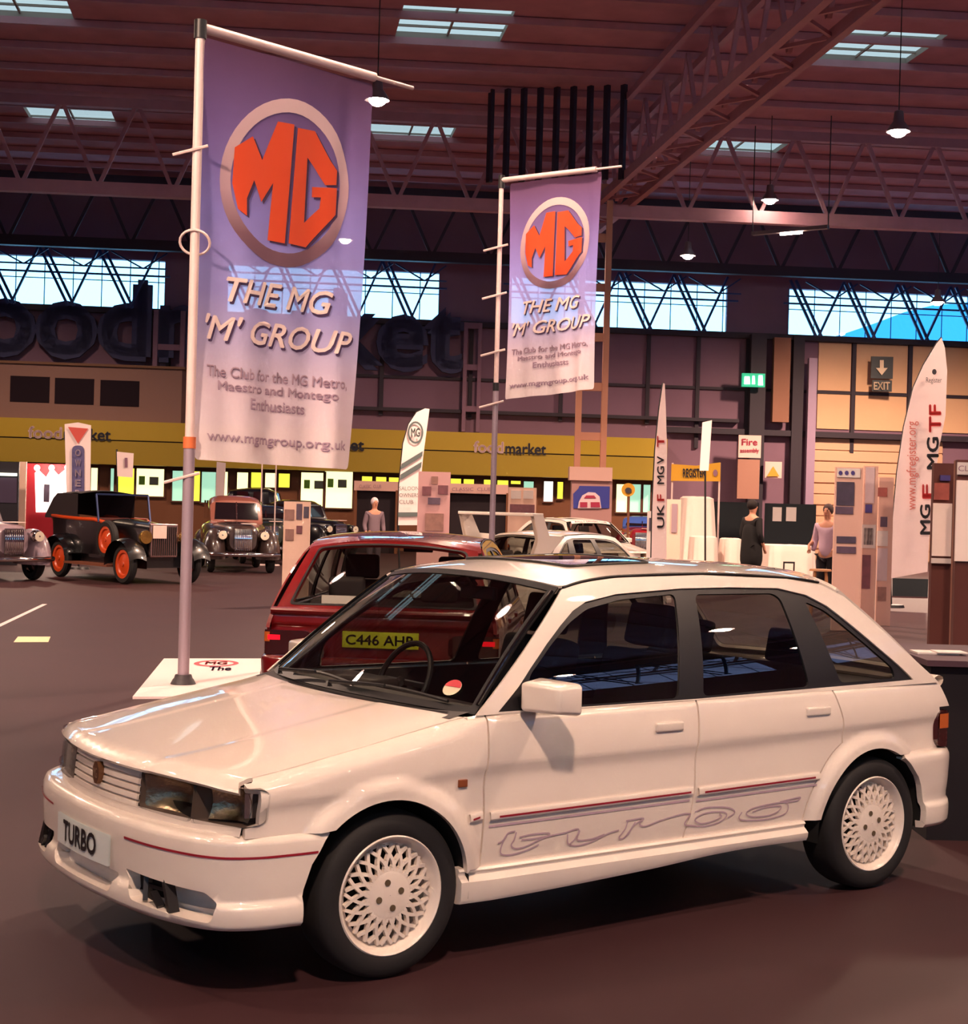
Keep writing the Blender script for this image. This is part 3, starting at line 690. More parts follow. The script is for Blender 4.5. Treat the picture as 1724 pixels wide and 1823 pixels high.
    if turbo:
        sg = panel('sunroof', sr, lambda x, y: (x, y, roofz(x, y) + .010), mat('sunroof_glass', (12, 12, 16), .03, coat=1), root, h=.08, rim=.014)
        b = MB(); b.tube([(x, y, roofz(x, y) + .008) for x, y in resample(sr, .08)], .007, 6, closed=True); b.build('sunroof_seal', black, sg)
    for sy in (-1, 1):
        b = MB(); b.tube([(x, sy * (glassw(zroofe(x)) + .004), zroofe(x) + .000) for x in np.linspace(.875, 2.33, 30)], .006, 6); b.build('roof_gutter', black, root)
    # tail
    panel('rear_window', [(-.88, .07), (.88, .07), (.86, .935), (-.86, .935)], RSC, glass_screen, root, h=.12, rim=0)
    panel('tailgate_frame', [(-1, -.02), (1, -.02), (1, 1), (-1, 1)], RSC, P, root, holes=[rounded([(-.87, .08), (.87, .08), (.85, .925), (-.85, .925)], .06)], h=.08, rim=.02)
    panel('rear_window_seal', rounded([(-.895, .055), (.895, .055), (.875, .95), (-.875, .95)], .06), RSC, black, root, holes=[rounded([(-.87, .08), (.87, .08), (.85, .925), (-.85, .925)], .06)], h=.08, rim=.004, off=.004)
    def tg(y, z):
        k = 1 - (abs(y) / .80) ** 2.4
        x = Curve1([(.50, 3.04), (.60, 3.045), (.77, 3.040), (.80, 3.06), (.86, 3.06), (.90, 3.03)])(z)
        return (x - .08 + .08 * k - (.015 if (abs(y) < .50 and .59 < z < .775) else 0), y, z)
    panel('tailgate', [(-.77, .52), (.77, .52), (.76, .895), (-.76, .895)], tg, P, root, h=.03, rim=.02)
    b = MB(); b.grid(lambda u, v: (lambda y, a: (3.045 + .042 * math.cos(a) - .06 * (abs(y) / .76) ** 2.4, y, .885 + .028 * math.sin(a) + .008 * math.cos(a)))(-.76 + 1.52 * u, 2 * PI * v), 30, 12); b.build('tail_spoiler', P, root)
    np_ = MB().box((3.045, -.26, .655), (3.053, .26, .765), bev=.003).build('rear_number_plate', mat('yellow_plate', (225, 240, 50), .35) if not turbo else black, root)
    if not turbo: text_on('plate_lettering', 'C446 AHR', lambda y, z: (3.0535, y, z), (-.235, .675, .235, .745), black, np_, bold=.02, off=.001)
    # front and rear bumpers
    for front in (True, False):
        path = bumper_path(front); L = path.L
        prof = [(-.085, .546), (-.035, .545), (-.012, .537), (.0, .517), (.002, .482), (.0, .43), (-.003, .37), (-.006, .340), (-.002, .333), (.010, .322), (.014, .29), (.011, .26), (-.005, .242), (-.05, .236)] if front else \
            [(-.06, .590), (-.02, .588), (-.003, .575), (.004, .55), (.002, .50), (-.002, .43), (-.008, .37), (-.006, .355), (.004, .345), (.006, .31), (.002, .26), (-.01, .245), (-.05, .24)]
        fn, tz, T = bumper_fn(path, prof, 1 if front else -1)
        zt = prof[0][1]; ends = []
        cx = AX[0][0] if front else AX[1][0]
        def send(z):
            xx = cx + (-1 if front else 1) * math.sqrt(max(0, AR * AR - (z - .285) ** 2)) * 1.0
            if (xx >= path.Q[0].x if front else xx <= path.Q[0].x): return 0
            H = [i for i in range(len(path.Q)) if path.S[i] < path.L * .3]; i = min(H, key=lambda i: abs(path.Q[i].x - xx)); return path.S[i]
        zl = [zt, .535 if front else .57, .515 if front else .54, .48, .44, .40, .36, .32, .28, .24]
        left = [(min(path.L * .25, send(z)), tz(z)) for z in zl]
        left[0] = (left[0][0], 0.0); left[-1] = (left[-1][0], T)
        left = [(send(zt) + .02, 0.0)] + left[1:]
        ol = left + [(L - a, b) for a, b in left[::-1]]
        holes = []
        mid = L / 2
        if front:
            holes = [rounded([(mid - .30, tz(.322)), (mid - .20, tz(.268)), (mid + .20, tz(.268)), (mid + .30, tz(.322))], .02)]
            for sgn in (-1, 1):
                holes.append(rounded([(mid + sgn * .335, tz(.375)), (mid + sgn * .40, tz(.285)), (mid + sgn * .77, tz(.270)), (mid + sgn * .79, tz(.330)), (mid + sgn * .74, tz(.362))][::sgn], .015))
            holes[0] = rounded([(mid - .29, tz(.350)), (mid - .25, tz(.280)), (mid + .25, tz(.280)), (mid + .29, tz(.350))], .02)
        bp = panel('front_bumper' if front else 'rear_bumper', ol, fn, P, root, holes=holes, h=.025, rim=.06 if front else .03, flip=not front)
        if front:
            b = MB()
            for hq in holes:
                pts3 = [Vector(fn(*p)) for p in hq]; ctr = sum(pts3, Vector()) / len(pts3)
                b.add([p + (Vector((.055, 0, 0)) + (Vector((.02, -.03 * (1 if p.y > 0 else -1), 0)) if abs(ctr.y) > .3 else Vector())) for p in pts3], [tuple(range(len(pts3)))])
            b.build('intake_backing', mat('intake_white', rgb, .5) if turbo else dark, bp)  # white backing takes the plain body colour
            # black H bracket in the near intake
            for sgn in (-1, 1):
                b = MB(); s_ = mid + sgn * .49
                q = lambda ds, z, o=.0: Vector(fn(s_ + ds * sgn, tz(z))) + Vector((o + .02, 0, 0))
                b.bar(q(-.055, .372), q(-.035, .290), .016, .014); b.bar(q(.06, .372), q(.11, .275), .036, .02); b.bar(q(-.045, .338), q(.07, .338), .014, .012); b.bar(q(-.03, .372), q(.05, .372), .012, .012); b.bar(q(.0, .325), q(.05, .285), .026, .012)
                b.build('fog_lamp_bracket', black, bp)
            if turbo:
                zz = .480
                for s0, s1 in ((.075, mid - .33), (mid + .33, L - .075)):
                    b = MB(); b.grid(lambda u, v: Vector(fn(s0 + (s1 - s0) * u, tz(zz) + .0075 * (v - .5))) + (Vector(fn(s0 + (s1 - s0) * u, tz(zz))) - Vector((.4, 0, zz))).normalized() * .0025, 60, 1); b.build('pinstripe', redline, bp)
                npl = MB().grid(lambda u, v: (-.803 + .055 * (abs(u - .5) * .48) ** 2 * 4, .24 - .48 * u, .362 + .108 * v), 8, 1)
                npl.grid(lambda u, v: (-.797 + .055 * (abs(u - .5) * .48) ** 2 * 4, .24 - .48 * u, .362 + .108 * v), 8, 1)
                pl = npl.build('front_number_plate', mat('white_plate', (228, 236, 232), .3, coat=.4), root, fix=False)
                text_on('plate_lettering', 'TURBO', lambda a, z: (-.803 + .055 * a * a * 4, -a, z), (-.16, .380, .15, .458), black, pl, bold=.03, off=.003, flip=False)
            b = MB()
            mk = lambda y, z: (nose(y) + .012, y, z)
            def gr(u, v):
                y = -.296 + .592 * u; z = .541 + DZ + .132 * v; k = (v * 5.0) % 1
                return (nose(y) + .004 + .10 * (z - .53 - DZ) + .014 * (0 if .18 < k < .92 or v < .02 or v > .93 else 1), y, z)
            b.grid(gr, 24, 70); b.build('grille', P, root)
            b = MB(); b.grid(lambda u, v: (nose(-.785 + 1.57 * u) + .002 + .006 * v, -.785 + 1.57 * u, .544 + .030 * v), 40, 1)
            b.grid(lambda u, v: (nose(-.77 + 1.54 * u) + .004 + .02 * v, -.77 + 1.54 * u, .552), 40, 1); b.build('grille_lower_trim', P, root)
            b = MB(); b.grid(lambda u, v: (nose(-.76 + 1.52 * u) + .115 + .0 * v, -.76 + 1.52 * u, .535 + .155 * v), 40, 2); b.build('nose_panel', dark, root)
            if turbo:
                b = MB(); o8 = [(.030 * math.cos(PI / 8 + k * PI / 4), .042 * math.sin(PI / 8 + k * PI / 4)) for k in range(8)]
                b.prism(o8, lambda a, c: (-.747, a, .646 + c), lambda a, c: (-.725, a, .646 + c)); bd = b.build('grille_badge', mat('badge_brown', (105, 70, 42), .3, .4), root)
                text_on('badge_lettering', 'MG', lambda a, z: (-.7485, -a, z), (-.017, .628, .017, .664), mat('badge_silver', (190, 170, 140), .3, .6), bd, off=.001)
    # inner tub, floor and far fittings
    b = MB()
    sec = [(-.58, .22), (.58, .22), (.60, .62), (.745, .66), (.765, .875), (.745, .875), (.725, .68), (.56, .645), (.55, .26), (-.55, .26), (-.56, .645), (-.725, .68), (-.745, .875), (-.765, .875), (-.745, .66), (-.60, .62)]
    b.prism(sec, lambda y, z: (.36, y, z), lambda y, z: (2.92, y, z)); b.build('cabin_tub', mat('cabin_trim', (30, 26, 28), .85), root)
    b = MB(); b.box((-.62, -.55, .25), (.36, .55, .60)); b.box((2.85, -.55, .26), (3.0, .55, .56)); b.box((-.72, -.45, .24), (-.60, .45, .50)); b.build('underbody', dark, root)
    b = MB(); b.grid(lambda u, v: (.27 + .38 * v - .10 * (1 - (2 * u - 1) ** 2) * (1 - v), -.74 + 1.48 * u, .872 + .03 * math.sin(PI * v) - .05 * v ** 3), 16, 8)
    b.box((.56, -.72, .62), (.66, .72, .86)); b.box((.50, .18, .84), (.66, .60, .90), bev=.02); b.build('dashboard', mat('dash_plastic', (34, 28, 30), .6), root)
    b = MB(); sw = Vector((.80, .38, .86)); b.tube([sw + Vector((.08 * math.sin(a) * .9, .185 * math.cos(a), .165 * math.sin(a))) for a in [2 * PI * k / 28 for k in range(28)]], .013, 8, closed=True)
    b.bar(sw + Vector((0, -.17, 0)), sw + Vector((0, .17, 0)), .03, .02); b.bar(sw + Vector((-.08, 0, -.16)), sw, .03, .02); b.tube([sw, sw + Vector((-.20, 0, -.10))], .03, 8); b.build('steering_wheel', black, root)
    for sx, ry in ((1.20, -.36), (1.20, .36)):
        b = MB(); b.box((sx - .25, ry - .23, .30), (sx + .22, ry + .23, .52), bev=.05)
        Mb = Matrix.Translation((sx + .20, ry, .48)) @ Matrix.Rotation(R_(14), 4, 'Y'); b.box((-.05, -.23, 0), (.08, .23, .58), M=Mb, bev=.05); b.box((-.03, -.13, .60), (.06, .13, .78), M=Mb, bev=.03)
        b.build('front_seat', cloth, root)
    b = MB(); b.box((2.02, -.60, .32), (2.35, .60, .55), bev=.05); Mb = Matrix.Translation((2.34, 0, .50)) @ Matrix.Rotation(R_(12), 4, 'Y'); b.box((-.04, -.60, 0), (.08, .60, .46), M=Mb, bev=.05)
    for yy in (-.33, .33): b.box((-.02, yy - .13, .46), (.06, yy + .13, .62), M=Mb, bev=.03)
    b.build('rear_seat', cloth, root)
    b = MB(); b.box((2.42, -.64, .855), (2.92, .64, .872)); b.build('parcel_shelf', black, root)
    b = MB(); b.box((.90, -.13, 1.245), (.925, .11, 1.30), bev=.01); b.bar((.90, 0, 1.30), (.86, 0, 1.35), .02); b.build('rear_view_mirror', black, root)
    # side repeater and badge on the wings
    for sy in (-1, 1):
        y = W(.285, .66); b = MB(); b.box((.262, sy * (y - .005), .640), (.300, sy * (y + .008), .667), bev=.003); b.build('side_repeater', mat('repeater_lens', (130, 70, 40), .3), root)
    return root
hero = make_hatchback('white five door hatchback with lace alloy wheels and TURBO plate, nearest the viewer', 'white_car_paint', (238, 226, 214))
# script lettering outlined along the lower doors
TUR = [
 [(100,415),(125,400),(150,365),(185,355)],[(150,365),(120,420),(115,465),(160,470),(235,450),(300,420)],[(190,360),(180,395),(165,425),(190,440),(245,425),(330,385),(430,362)],
 [(205,385),(270,370),(345,365),(345,378),(270,392),(215,398)],
 [(430,362),(480,345),(495,352),(475,395),(450,420),(490,425),(560,405),(640,365),(690,350)],[(500,352),(485,390),(500,400),(560,392),(620,370)],[(440,370),(440,410),(455,425)],
 [(735,300),(720,345),(690,385),(705,392),(735,370),(760,330),(800,300)],[(725,305),(810,292),(790,320),(820,330),(900,300),(1000,272),(1040,270)],
 [(770,310),(745,350),(715,390)],
 [(1040,270),(1010,320),(1040,328),(1110,330),(1180,310),(1215,280),(1200,262),(1140,262),(1090,275),(1060,300),(1090,318),(1150,305),(1190,285),(1180,270)],
 [(1060,262),(1120,240),(1220,240),(1255,262),(1220,290)],
 [(1290,262),(1275,290),(1300,302),(1400,298),(1490,275),(1515,245),(1500,215),(1420,225),(1340,245),(1310,270),(1340,285),(1420,278),(1470,255),(1475,232),(1400,240),(1340,262)],
 [(1475,212),(1570,190),(1560,205),(1500,215)]]
def sp(u, v):
    o = CAM; d = FW * FOC + RT * (u - 862) - UP * (v - 911.5); t = 5
    t = (-.822 - o.y) / d.y; p = o + d * t
    for _ in range(4): t = (-(W(p.x, p.z) + .002) - o.y) / d.y; p = o + d * t
    return (p.x, p.z)
b = MB(); b2 = MB()
for poly in TUR:
    q = [sp(850 + x * .3654, 1350 + y * .3654) for x, y in poly]; pth = Path2([Vector(p) for p in q], 8)
    for k in range(len(pth.Q) - 1):
        a, c = pth.Q[k], pth.Q[k + 1]; d = (c - a)
        if d.length < 1e-6: continue
        n = Vector((-d.y, d.x)).normalized() * .003
        tgt = b if (a.x + c.x) / 2 < 1.40 else b2
        tgt.add([(p.x, -(W(p.x, p.y) + .0025), p.y) for p in (a - n, c - n, c + n, a + n)], [(0, 1, 2, 3)])
doors = [o for o in bpy.data.objects if o.parent == hero and o.name.startswith(('front_door', 'rear_door'))]
nd = [o for o in doors if sum(v.co.y for v in list(o.data.vertices)[:20]) < 0]
b.build('door_lettering', decal, [o for o in nd if o.name.startswith('front')][0], fix=False)
b2.build('door_lettering', decal, [o for o in nd if o.name.startswith('rear')][0], fix=False)
# a thin line in the decal colour above the lettering on both doors
for (x0, x1, nm) in ((.40, 1.385, 'front'), (1.42, 2.12, 'rear')):
    b = MB(); b.grid(lambda u, v: (x0 + (x1 - x0) * u, -(W(x0 + (x1 - x0) * u, .488) + .002), .484 + .006 * u + .008 * v), 24, 1); b.build('door_stripe', decal, [o for o in nd if o.name.startswith(nm)][0], fix=False)
b = MB(); sd = Vector(SCR(-.83, .13)); f = lambda s, t: SCR(s, t)
b.add([Vector(f(-.79 + .05 * math.cos(a), .14 + .055 * math.sin(a))) + Vector((-.006, 0, .004)) for a in [2 * PI * k / 20 for k in range(20)]], [tuple(range(20))]); tx = b.build('tax_disc', mat('paper_disc', (225, 210, 180), .6), hero)
b = MB(); b.add([Vector(f(-.79 + .048 * math.cos(a), .145 + .05 * math.sin(a))) + Vector((-.008, 0, .005)) for a in [PI * k / 10 for k in range(11)]], [tuple(range(11))]); b.build('disc_print', mat('disc_red', (200, 60, 70), .6), tx)
# ---------------------------------------------------------------- the red hatchback, tail towards the viewer
def heading(u, depth, ang):                 # turn so the car's tail (+x) points back at the camera, plus ang
    p = ground(u, depth); d = Vector((CAM.x - p.x, CAM.y - p.y)); return math.atan2(d.y, d.x) + ang
rz = heading(672, 10.4, R_(-8)); pr = ground(672, 10.4)
redcar = make_hatchback('red five door hatchback seen from behind with yellow number plate', 'red_car_paint', (122, 6, 10), (pr.x - 3.06 * math.cos(rz), pr.y - 3.06 * math.sin(rz), 0), rz, turbo=False)
b = MB(); b.box((2.74, -.46, .885), (2.76, -.16, .985)); b.build('dash_card', mat('paper_white', (225, 215, 210), .7), redcar)
b = MB(); b.lathe([(.0001, .03), (.05, .028), (.055, .01), (.055, -.02)], 20, axis='X', M=Matrix.Translation((3.08, -.42, .62))); b.build('tail_badge', chrome, redcar)
# ---------------------------------------------------------------- two more white hatchbacks of the same shape
w1 = copy_tree(hero, None, ('door_lettering', 'front_number_plate', 'door_stripe', 'sunroof', 'tax_disc'))
w1['label'] = 'white rally hatchback with large rear wing, roof just behind the nearest car'
rz = heading(890, 21.5, R_(-38)); p = ground(890, 21.5); w1.location = (p.x - 2.76 * math.cos(rz), p.y - 2.76 * math.sin(rz), 0); w1.rotation_euler = (0, 0, rz); w1.scale = (.92, .92, .92)
WP = mat('white_car_paint')
b = MB()
for sy in (-1, 1):
    b.add([(2.35, sy * .70, 1.34), (2.95, sy * .74, .95), (3.20, sy * .74, 1.05), (3.05, sy * .72, 1.30), (3.18, sy * .72, 1.66), (2.95, sy * .72, 1.68), (2.75, sy * .70, 1.36)], [(0, 1, 2, 3, 6), (6, 3, 4, 5)])
    b.add([(2.35, sy * .64, 1.34), (2.95, sy * .68, .95), (3.20, sy * .68, 1.05), (3.05, sy * .66, 1.30), (3.18, sy * .66, 1.66), (2.95, sy * .66, 1.68), (2.75, sy * .64, 1.36)], [(0, 1, 2, 3, 6), (6, 3, 4, 5)])
b.box((2.93, -.72, 1.64), (3.20, .72, 1.69), bev=.015); b.build('rear_wing', WP, w1)
w2 = copy_tree(hero, None, ('door_lettering', 'front_number_plate', 'door_stripe', 'sunroof', 'tax_disc'))
w2['label'] = 'white hatchback facing right with a lettered sunstrip, below the blue poster'
rz = heading(1058, 34.5, R_(180 + 35)); p = ground(1058, 34.5); w2.location = (p.x - .6 * math.cos(rz), p.y - .6 * math.sin(rz), 0); w2.rotation_euler = (0, 0, rz)
b = MB(); b.grid(lambda u, v: Vector(SCR(-.85 + 1.7 * u, .86 + .14 * v)) + Vector((-.012, 0, .012)), 12, 2); st = b.build('sunstrip', mat('sunstrip_white', (230, 215, 205), .5), w2)
text_on('sunstrip_lettering', 'RALLY DRIVERS CLUB', lambda s, t: Vector(SCR(-s, t)) + Vector((-.014, 0, .014)), (-.70, .89, .70, .97), mat('letter_purple', (80, 50, 90), .6), st, off=.004)

# ---------------------------------------------------------------- banner flags
def make_banner(root, TL, TR, BL, BR, pole_top, pole_bot, arm_end, nm):
    rr = random.Random(3)
    def fn(s, t):
        a = TL.lerp(TR, s); c = BL.lerp(BR, s); p = a.lerp(c, t)
        n = (TR - TL).cross(BL - TL).normalized()
        w = .035 * math.sin(9 * s + 2.2 * t + .6) * (.25 + .75 * t) + .018 * math.sin(23 * s - 3 * t) * t + .05 * math.sin(3.0 * s + 1) * math.sin(2.6 * t) + .025 * math.exp(-((s - .86) / .05) ** 2) * math.sin(5 * t)
        return p + n * w
    zt, zb = fn(.5, 0).z, fn(.5, 1).z; H = zt - zb
    z = lambda t: zt - H * t
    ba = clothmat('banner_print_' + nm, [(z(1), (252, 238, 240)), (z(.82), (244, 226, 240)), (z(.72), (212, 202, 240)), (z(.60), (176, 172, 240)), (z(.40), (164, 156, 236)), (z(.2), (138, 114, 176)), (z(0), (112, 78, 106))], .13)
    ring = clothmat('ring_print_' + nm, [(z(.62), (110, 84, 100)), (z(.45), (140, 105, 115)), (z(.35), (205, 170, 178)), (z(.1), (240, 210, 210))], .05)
    oran = mat('logo_orange', (226, 78, 32), .7); wht = mat('letter_white', (245, 222, 216), .7); shd = mat('letter_shadow', (70, 48, 88), .8); pal = mat('letter_faint', (186, 158, 176), .8)
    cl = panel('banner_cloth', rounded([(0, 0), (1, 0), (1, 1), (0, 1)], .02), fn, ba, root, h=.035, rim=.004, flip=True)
    def cv(x, y):
        L = 140 - 35 * (y - 80) / 1660; Rr = 780 - 95 * (y - 280) / 1490; T = 70 + (x - 140) * .31; B = 1735 + (x - 105) * .06
        return ((x - L) / (Rr - L), (y - T) / (B - T))
    el = lambda rx, ry, k: [cv(444 + rx * math.cos(a) , 643 + ry * math.sin(a) + .08 * rx * math.cos(a)) for a in [2 * PI * i / 48 for i in range(48)]]
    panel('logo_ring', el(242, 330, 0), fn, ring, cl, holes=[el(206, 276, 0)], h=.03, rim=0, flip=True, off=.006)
    M_ = [(250, 500), (312, 458), (347, 552), (402, 402), (464, 415), (434, 880), (370, 866), (388, 642), (345, 716), (318, 630), (292, 700), (292, 770), (262, 742), (243, 640)]
    G_ = [(478, 428), (548, 442), (610, 562), (636, 600), (633, 656), (590, 655), (545, 580), (520, 545), (511, 800), (570, 745), (575, 702), (541, 700), (541, 660), (636, 668), (630, 772), (520, 896), (448, 880)]
    for nm2, P_ in (('logo_letter_m', M_), ('logo_letter_g', G_)):
        panel('logo_letter', [cv(x + 9, y + 9) for x, y in P_], fn, shd, cl, h=.03, rim=0, flip=True, off=.007)
        panel('logo_letter', [cv(x, y) for x, y in P_], fn, oran, cl, h=.03, rim=0, flip=True, off=.010)
    for s_, bx, m1, sh in (('THE MG', (.17, .614, .82, .553), wht, .3), ("'M' GROUP", (.05, .710, .95, .648), wht, .3), ('The Club for the MG Metro,', (.06, .800, .93, .770), pal, 0), ('Maestro and Montego', (.13, .834, .87, .806), pal, 0), ('Enthusiasts', (.32, .868, .69, .842), pal, 0), ('www.mgmgroup.org.uk', (.06, .958, .95, .928), pal, 0)):
        bold = .016 if m1 == wht else .004
        dx, dy = (.010, .006) if m1 == wht else (.004, .002)
        text_on('banner_lettering', s_, fn, (bx[0] + dx, bx[1] + dy, bx[2] + dx, bx[3] + dy), shd if m1 == wht else mat('letter_faint_shadow', (150, 122, 150), .8), cl, off=.008, flip=True, bold=bold, shear=sh)
        text_on('banner_lettering', s_, fn, bx, m1, cl, off=.012, flip=True, bold=bold, shear=sh)
    return fn
polem = mat('pole_grey', (165, 148, 160), .4, .3); polew = mat('white_pole', (225, 200, 196), .4); orange_t = mat('orange_tape', (215, 110, 60), .6)
def flagpole(label, ub, depth, ut, vt, r, arm, corners, nm, rings, joints):
    base = ground(ub, depth); base.z = .022 if nm == 'near' else 0; top = ray(ut, vt, depth); top = Vector((base.x + (top.x - base.x) * .0, base.y, top.z)) if 0 else Vector((base.x, base.y, top.z))
    root = thing('banner_flag', label, 'flag', base)
    M = Matrix.Translation(-base)
    def fin(b, name, m): o = b.build(name, m, root); o.data.transform(M); return o
    zj = top.z * joints
    b = MB(); b.tube([base, Vector((base.x, base.y, zj))], r * 1.12, 16); fin(b, 'lower_pole', polem)
    b = MB(); b.tube([Vector((base.x, base.y, zj)), top], r * .92, 16); fin(b, 'upper_pole', polew)
    b = MB(); b.tube([Vector((base.x, base.y, zj - .05)), Vector((base.x, base.y, zj + .05))], r * 1.25, 16); fin(b, 'pole_collar', orange_t if nm == 'near' else black)
    b = MB(); b.tube([Vector((base.x, base.y, top.z - .10)), Vector((base.x, base.y, top.z + .06))], r * 1.25, 12); fin(b, 'pole_cap', black)
    e = ray(*arm); b = MB(); s0 = top + Vector((0, 0, -.0)); mid_ = s0.lerp(e, .80); b.tube([s0, mid_], r * 1.0, 12); b.tube([mid_, e], r * .45, 10); fin(b, 'arm', polew)
    for (u, v, k) in rings:
        b = MB(); c = Vector((base.x, base.y, ray(u, v, depth).z))
        if k == 'ring': b.tube([c + _r * .13 * math.cos(a) + Vector((0, 0, .10 * math.sin(a))) - FW * .05 * math.sin(a) for a in [2 * PI * i / 20 for i in range(20)]], .012, 6, closed=True)
        else: b.tube([c + _r * -.20 - Vector((0, 0, .05)) - FW * .06, c + _r * .10 + Vector((0, 0, .04)) - FW * .04], .014, 6)
        fin(b, 'tie' if k != 'ring' else 'flag_ring', polew)
    bw0 = .11 if nm == 'near' else .36
    b = MB(); b.lathe([(.0001, .08), (.07, .08), (.08, .05), (bw0 - .02, .04), (bw0, .0)], 28, M=Matrix.Translation(base)); fin(b, 'base_weight', mat('base_iron', (50, 44, 50), .6))
    n0 = set(bpy.data.objects); make_banner(root, *[ray(*c) for c in corners], top, base, e, nm)
    for o in set(bpy.data.objects) - n0:
        if o.type == 'MESH': o.data.transform(M)
    return root
flagpole('tall blue and white banner on the nearer pole at left', 326, 13.4, 353, 50, .044, (735, 157, 15.2),
         [(366, 66, 13.35), (664, 150, 14.85), (350, 818, 13.4), (616, 836, 14.7)], 'near', [(345, 270, 'tie'), (342, 432, 'ring'), (335, 850, 'tie')], .37)
flagpole('smaller blue and white banner on the thinner pole in the middle', 871, 19.0, 905, 322, .032, (1107, 296, 18.0),
         [(908, 327, 18.95), (1072, 306, 18.2), (897, 711, 19.0), (1060, 693, 18.3)], 'far', [(885, 442, 'tie'), (880, 527, 'tie'), (878, 628, 'tie'), (884, 720, 'tie')], .55)
# white plinth board lying at the near pole's foot
q = [ground(u, d) for u, d in ((248, 14.0), (292, 16.6), (470, 16.6), (500, 14.0))]
q = [Vector((p.x, p.y, 0)) for p in q]
def solve_g(u, v):
    for d in np.linspace(8, 40, 1601):
        if ray(u, v, d).z <= 0: return Vector((*ray(u, v, d).to_tuple()[:2], 0))
g1, g2, g3 = solve_g(292, 1176), solve_g(468, 1176), solve_g(236, 1245); g4 = g3 + (g2 - g1) * 1.0
b = MB(); Pm = [g3, g4, g2, g1]; b.add(Pm + [p + Vector((0, 0, .02)) for p in Pm], [(3, 2, 1, 0), (4, 5, 6, 7), (0, 1, 5, 4), (1, 2, 6, 5), (2, 3, 7, 6), (3, 0, 4, 7)])
pl = b.build('display_board', mat('board_white', (232, 214, 212), .5)); tag(pl, 'white board with a red logo lying on the floor at the banner pole', 'board')
fb_ = lambda s, t: g3.lerp(g4, s).lerp(g1.lerp(g2, s), t) + Vector((0, 0, .022))
panel('board_logo', [(.55 + .22 * math.cos(a), .84 + .10 * math.sin(a)) for a in [2 * PI * i / 40 for i in range(40)]], fb_, mat('board_red', (205, 70, 80), .6), pl, holes=[[(.55 + .17 * math.cos(a), .84 + .07 * math.sin(a)) for a in [2 * PI * i / 40 for i in range(40)]]], h=.1, rim=0)
text_on('board_lettering', 'MG', fb_, (.44, .80, .66, .89), mat('board_red', (205, 70, 80), .6), pl, bold=.04, off=.002)
text_on('board_lettering', 'The', fb_, (.50, .62, .72, .74), mat('letter_purple', (80, 50, 90), .6), pl, bold=.03, off=.002)
# floor markings
b = MB(); a0, a1 = solve_g(-40, 1133), solve_g(80, 1076); w = (a1 - a0).cross(Vector((0, 0, 1))).normalized() * .035
b.add([a0 - w + Vector((0, 0, .004)), a0 + w + Vector((0, 0, .004)), a1 + w + Vector((0, 0, .004)), a1 - w + Vector((0, 0, .004))], [(0, 1, 2, 3)]); b.build('floor_line', mat('line_white', (225, 205, 205), .6)); tag(bpy.data.objects['floor_line'], 'thin white line painted on the floor at far left', 'floor marking')
b = MB(); b.add([solve_g(u, v) + Vector((0, 0, .004)) for u, v in ((24, 1144), (86, 1144), (90, 1134), (32, 1134))], [(0, 1, 2, 3)]); b.build('floor_patch', mat('line_cream', (235, 215, 170), .6)); tag(bpy.data.objects['floor_patch'], 'short cream mark painted on the floor below the white line', 'floor marking')

# ---------------------------------------------------------------- high bay lamps
bulb = mat('lamp_bulb', (255, 240, 220), .5, emit=(255, 232, 205), es=110)
try: bulb.cycles.emission_sampling = 'NONE'
except Exception: pass
LP0 = None
def bay(p, label, group=None):
    global LP0
    if LP0 is None:
        r_ = thing('high_bay_lamp', label, 'lamp', p, 0, group)
        MB().lathe([(.05, .42), (.09, .40), (.11, .20), (.17, .12), (.24, .0), (.235, -.01), (.16, .10), (.09, .17)], 24).build('lamp_shade', mat('lamp_shade_grey', (120, 105, 110), .5, .4), r_)
        MB().sphere((0, 0, .0), (.17, .17, .12), 16).build('bulb', bulb, r_)
        MB().tube([(0, 0, .40), (0, 0, 3.0)], .012, 6).build('cord', black, r_)
        LP0 = r_; return r_
    r_ = copy_tree(LP0); r_.location = p; r_['label'] = label
    if group: r_['group'] = group
    elif 'group' in r_: del r_['group']
    return r_
def at_z(u, v, z):
    a = ray(u, v, 10); return CAM + (a - CAM) * ((z - CAM.z) / (a.z - CAM.z))
for u, v, z, l in ((672, 178, 9.4, 'lit lamp hanging beside the outer end of the near banner arm'), (1600, 234, 9.4, 'lit lamp hanging at the upper right under a purple beam'),
                   (1225, 455, 9.4, 'lit lamp hanging above the third high window'), (1670, 538, 8.8, 'lit lamp hanging in front of the right-hand high window'),
                   (615, 427, 9.4, 'lit lamp seen through the near banner cloth'), (1371, 356, 10.2, 'small lit lamp on the roof truss right of the middle banner')):
    bay(at_z(u, v, z), l)
for a in (-14, -9, -4, 1, 6, 11, 17, 23):
    for bb in (-16, -10, -4, 1, 6, 11, 16): bay(hall(a, bb, 9.6), 'lit lamp high above the foreground, reflected in the car paint', 'high bay lamps above the foreground')
